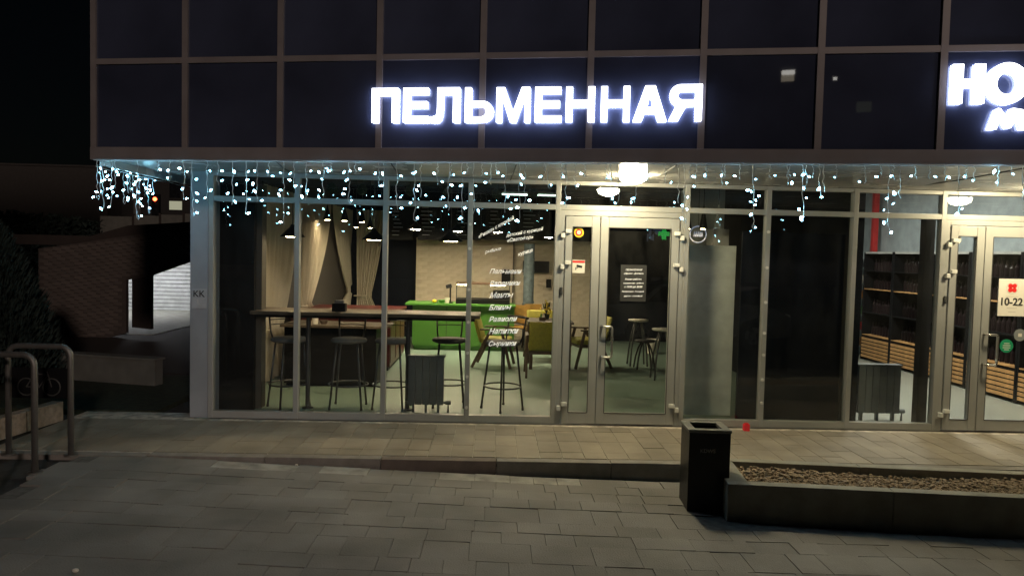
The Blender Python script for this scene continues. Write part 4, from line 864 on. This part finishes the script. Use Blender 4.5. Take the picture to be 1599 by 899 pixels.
def conifer(label, X, Y, h, r, n):
    t = thing('conifer', label, 'tree', (X, Y, 0)); MB().cyl((X, Y, 0), (X, Y, h*.85), .06, .015, 8).build('trunk', 'bark', t)
    V, Fc = [], []
    for k in range(n):
        z = R.random()**.8; rr = r*math.sqrt(max(0, 1-z**2.4))*(.35+.72*R.random()**.6)*(.75+.25*math.cos(z*2.6))*(1+.22*math.sin(k*1.7)); a_ = R.random()*6.28; c = Vector((rr*math.cos(a_), rr*math.sin(a_), .1+z*(h-.1)))
        up = Vector((math.cos(a_)*.6, math.sin(a_)*.6, 1.)).normalized(); sd = up.cross(Vector((R.uniform(-1, 1), R.uniform(-1, 1), R.uniform(-1, 1)))).normalized(); L = R.uniform(.04, .12); n0 = len(V)
        for p in (c-sd*L*.16, c+sd*L*.16, c+up*L): V.append(p)
        Fc.append((n0, n0+1, n0+2))
    me = bpy.data.meshes.new('crown'); me.from_pydata(V, [], Fc); me.materials.append(M['leaf']); o = bpy.data.objects.new('crown', me); COL.objects.link(o); o.parent = t
conifer('dark bushy conifer behind the bicycle stands', -6.14, 9.1, 2.02, .64, 34000)
conifer('second dark conifer cut off at the left edge', -6.85, 9.3, 1.75, .7, 20000)

# ================================================================== car-park entrance in the left background
YB = 14.6
def w2(px, py, Y=YB): q = at(px, py, Y); return q
PW = thing('car_park_wall', 'brown brick wall of the car park entrance', 'wall', w2(150, 540))
def plate(pts, m, name, Y=YB, th=.10, parent=PW): return MB().prism([w2(x, y, Y) for x, y in pts], (0, th, 0)).build(name, m, parent)
plate([(60, 388), (250, 361), (306, 350), (306, 405), (236, 430), (236, 431), (197, 437), (197, 520), (60, 556)], 'fmortar', 'wall_body')
plate([(206, 436), (236, 431), (236, 514), (206, 511)], 'darkconc', 'entrance_pillar', YB+.02, .10)
poly = [(62, 388), (250, 362), (300, 352), (300, 404), (236, 428), (196, 434), (196, 518), (62, 553)]
def inside(x, y, P):
    c = False; j = len(P)-1
    for i in range(len(P)):
        if (P[i][1] > y) != (P[j][1] > y) and x < (P[j][0]-P[i][0])*(y-P[i][1])/(P[j][1]-P[i][1])+P[i][0]: c = not c
        j = i
    return c
FB = MB().box(-.083, .083, -.012, .012, -.031, .031, .003).mesh('brick', 'fbrick'); cnt = 0; rest = MB(); spots = []
ang = -.125
for r in range(-2, 40):
    for k in range(0, 22):
        u = k*13.6+(6.8 if r % 2 else 0); x = 62+u; y = 392+r*5.4+ang*u
        if all(inside(x+dx, y+dy, poly) for dx in (-6.6, 6.6) for dy in (-2.5, 2.5)): spots.append((x, y))
spots.sort(key=lambda s: s[0] < 105)
for i, (x, y) in enumerate(spots):
    q = w2(x, y, YB-.004)
    if i < 300: inst('brick', FB, PW, q, (0, math.atan(.11), 0))
    else: rest.obox(q, (1, 0, .11), (0, 1, 0), .166, .024, .062)
if len(rest.b.verts): tag(rest.build('bricks', 'fbrick', PW), kind='stuff')
rf = MB().prism([w2(90, 383), w2(200, 352), w2(306, 346), w2(306, 352), w2(250, 362)], (0, 7, 0)); rf.build('roof_slab', 'darkconc', PW)
# lit inside of the car park
q0, q1 = at(190, 490, 21), at(320, 395, 21)
SW = thing('roller_shutter', 'white ribbed roller shutter inside the lit car park', 'shutter', (q0.x, 21, q0.z))
for k in range(16):
    z = -.05+k*.11; m = MB().box(q0.x-.5, q1.x+.6, 20.9, 20.94, z+.005, z+.10, .008); inst('slat', m.mesh('slat', 'shutter', Vector((0, 0, 0))), SW, (0, 0, 0)).location = -SW.location
gf = MB(); gf.box(-14, -6.9, 15.1, 21, -.034, -.02); struct('car_park_floor', gf, 'conc')
gl2 = thing('car_park_lamp', 'white strip lamp inside the car park', 'lamp', (-9.3, 19.2, 1.9)); MB().box(-10.3, -8.6, 19.15, 19.25, 1.62, 1.66).build('tube', 'garlamp', gl2); MB().box(-10.35, -8.55, 19.12, 19.28, 1.662, 1.72).build('housing', 'white', gl2)
gw = thing('car_park_roof', 'dark concrete roof over the car park', 'roof', (-10, 18, 1.9)); MB().box(-14.5, -7.0, 15.2, 21.4, 1.75, 1.95).build('slab', 'darkconc', gw); MB().box(-14.4, -14.2, 15.2, 21, 0, 1.74).build('end_wall', 'darkconc', gw)
# fence, pole, red light, buildings behind
q0, q1 = at(155, 356, 26), at(300, 333, 26)
FE = thing('panel_fence', 'pale panel fence behind the car park', 'fence', (q0.x, 26, q0.z)); xs_ = [at(x, 345, 26).x for x in (155, 208, 250, 287, 320)]
for k in range(4):
    za = at(230, 357, 26).z; zb_ = at(230, 339, 26).z; MB().box(xs_[k]+.03, xs_[k+1]-.03, 26, 26.05, za-.5, zb_+k*.05).build('fence_panel', 'fconc', FE); MB().box(xs_[k+1]-.04, xs_[k+1]+.04, 25.98, 26.07, za-2.5, zb_+.1+k*.05).build('fence_post', 'darkconc', FE)
q = at(214, 300, 30); sp_ = thing('light_pole', 'pale slim pole standing behind the fence', 'pole', (q.x, 30, 0)); MB().cyl((q.x, 30, 0), (q.x, 30, 5.6), .16, .12).build('shaft', 'fconc', sp_)
q = at(242, 311, 28); tl = thing('traffic_light', 'red traffic light glowing behind the fence', 'traffic light', (q.x, 28, 0)); MB().cyl((q.x, 28.1, 0), (q.x, 28.1, q.z-.2), .05).build('post', 'black', tl); MB().box(q.x-.13, q.x+.13, 28, 28.2, q.z-.6, q.z+.2, .02).build('housing', 'black', tl); MB().ball((q.x, 27.99, q.z), .075, 2, (1, .3, 1)).build('red_lens', 'redlamp', tl)
for k in (1, 2): MB().ball((q.x, 27.99, q.z-.2*k), .075, 2, (1, .3, 1)).build('dark_lens', 'black', tl)
def block(name, label, x0, x1, y, h, m, wins=(), depth=12):
    t = thing(name, label, 'building', ((x0+x1)/2, y, 0)); MB().box(x0, x1, y, y+depth, 0, h).build('wall', m, t)
    MB().box(x0-.1, x1+.1, y-.1, y+depth+.1, h, h+.15).build('roof', m, t)
    sgn = -1
    for (wx, wz, ww, wh, wm) in wins:
        f = MB().box(wx-ww/2-.08, wx+ww/2+.08, y-.06, y-.005, wz-wh/2-.08, wz+wh/2+.08).build('window', 'apart2', t); MB().box(wx-ww/2, wx+ww/2, y-.08, y-.062, wz-wh/2, wz+wh/2).build('pane', wm, f)
    return t
a, b = at(-60, 255, 60), at(168, 262, 60)
block('hall', 'broad dim brown building behind the conifers', a.x, b.x, 60, b.z, 'apart')
a, b = at(190, 262, 48), at(262, 262, 48); wq = at(272, 306, 46)
block('apartment_block', 'tall dark apartment block between the fence and the pillar', a.x, wq.x+6, 48, 14, 'apart2', [(at(274, 297, 48).x, at(274, 297, 48).z, .7, 1.0, 'winoff'), (at(275, 321, 48).x, at(275, 321, 48).z, .8, .55, 'winolive'), (at(286, 310, 48).x+3, 6, .9, 1.2, 'winoff')])
q = at(50, 345, 24); tr_ = thing('hedge', 'long black hedge line in front of the dim building', 'hedge', (-16, 24, 0))
V, Fc = [], []
x_l, x_r = at(-40, 345, 24).x, at(150, 345, 24).x; zh_ = at(60, 334, 24).z
for k in range(9000):
    x = R.uniform(x_l, x_r); t_ = (x-x_l)/(x_r-x_l); z = R.random()*(zh_-.25*t_**3)*1.0; c = Vector((x+16, R.uniform(-.5, .5), z)); L = R.uniform(.08, .2)
    e1 = Vector((R.uniform(-1, 1), R.uniform(-1, 1), R.uniform(-1, 1)))*L; e2 = Vector((R.uniform(-1, 1), R.uniform(-1, 1), R.uniform(-1, 1)))*L; n0 = len(V); V += [c, c+e1, c+e2]; Fc.append((n0, n0+1, n0+2))
me = bpy.data.meshes.new('foliage'); me.from_pydata(V, [], Fc); me.materials.append(M['leaf']); o = bpy.data.objects.new('foliage', me); COL.objects.link(o); o.parent = tr_

# ================================================================== across the street (seen in the glass), with an added shading block
def mirror_u(px, py):
    p = atu(px, py, -.02); d = (p-CAM).normalized(); r = d-UN*2*d.dot(UN); return p, r
AB = thing('opposite_block', 'dark apartment block across the street with a few lit windows', 'building', (5, -32, 0))
MB().box(-9, 10.2, -44, -32, 0, 32).build('wall', 'apart2', AB)
def far_window(p, r, px, py, w_, h_, m_, f=0):
    k = (-31.95-p.y)/r.y; q = p+r*k; sc_ = ((q-p).length+(p-CAM).length)/FPX
    return MB().box(q.x-w_*sc_/2, q.x+w_*sc_/2, -31.99+f, -31.95+f, q.z-h_*sc_/2, q.z+h_*sc_/2).build('window', m_, AB), q, sc_
for px, py, w_, h_, m_, f in ((1230, 119, 17, 15, 'winlit', 0), (1217, 119, 5, 15, 'winoff', .01), (1231, 113.5, 17, 6, 'winwhite', .03), (1304, 123, 5, 4, 'winwhite', 0), (1349, 167, 19, 14, 'winolive', 0)):
    far_window(*mirror_u(px, py), px, py, w_, h_, m_, f)
def mirror_s(px, py):
    p = at(px, py, SH); d = (p-CAM).normalized(); return p, Vector((d.x, -d.y, d.z))
p, r = mirror_s(1037, 365); k = (-31.8-p.y)/r.y; q = p+r*k
PC = thing('pharmacy_cross', 'glowing green cross sign across the street', 'sign', q)
MB().box(q.x-.13, q.x+.13, q.y-.1, q.y, q.z-.37, q.z+.37).box(q.x-.37, q.x-.131, q.y-.1, q.y, q.z-.13, q.z+.13).box(q.x+.131, q.x+.37, q.y-.1, q.y, q.z-.13, q.z+.13).build('cross', 'crossgreen', PC); MB().cyl((q.x, q.y-.2, -1), (q.x, q.y-.2, q.z+.4), .06).build('post', 'black', PC)
for px, py, wd in ((1023, 369, .8), (1015.5, 376, .45)):
    p, r = mirror_s(px, py); k = (-31.8-p.y)/r.y; q = p+r*k
    lettering('Ы', 'bluesign', PC, (q.x+wd/2, q.y, q.z), (q.x-wd/2, q.y, q.z), depth=.05, bold=.03)
A2 = thing('shade_block', 'unseen block added to shade the right side from the low sun', 'building', (32, -32, 0)); MB().prism([(16.0, -32, 0), (45, -32, 0), (45, -44, 0), (23, -44, 0)], (0, 0, 13.6)).build('wall', 'apart2', A2)  # added out of view, shaped to keep low sun off the right-hand ground
# parked car behind the photographer
CX, CY = 2.45, -1.5
CR = thing('parked_car', 'silver car parked across from the shop windows', 'car', (CX+2.1, CY, gz(CX+2.1)-.05)); zc = gz(CX+2.1)-.05
side = [(0, .35), (.02, .75), (.1, .95), (.75, 1.02), (1.25, 1.42), (1.9, 1.5), (2.5, 1.46), (3.1, 1.05), (3.9, .92), (4.2, .75), (4.25, .35)]
pr = []
def wheelcut(cx): return [(cx+.38, .35)]+[(cx+.38*math.cos(rad(a_)), .33+.38*math.sin(rad(a_))) for a_ in range(15, 180, 15)]+[(cx-.38, .35)]
out = side+[(3.8, .25)]+[p for p in wheelcut(3.4)]+[(1.3, .22)]+wheelcut(.85)+[(.3, .25)]
b_ = MB().prism([(CX+x, CY-.86, zc+z) for x, z in out], (0, 1.72, 0)); b_.build('body', 'carpaint', CR)
for yy in (CY-.866, CY+.861): MB().prism([(CX+x, yy, zc+z) for x, z in ((.95, 1.04), (1.32, 1.38), (1.9, 1.44), (2.45, 1.4), (2.95, 1.04))], (0, .005, 0)).build('side_window', 'winoff', CR)
for cx in (.85, 3.4):
    for yy in (CY-.84, CY+.64):
        wh = MB().cyl((CX+cx, yy, zc+.32), (CX+cx, yy+.2, zc+.32), .32, seg=24).build('wheel', 'tyre', CR); MB().cyl((CX+cx, yy-.004, zc+.32), (CX+cx, yy+.204, zc+.32), .2, seg=16).build('rim', 'steel', wh)
for yy in (CY-.7, CY+.5): MB().box(CX+4.18, CX+4.27, yy, yy+.22, zc+.66, zc+.8, .01).build('headlight', 'white', CR)
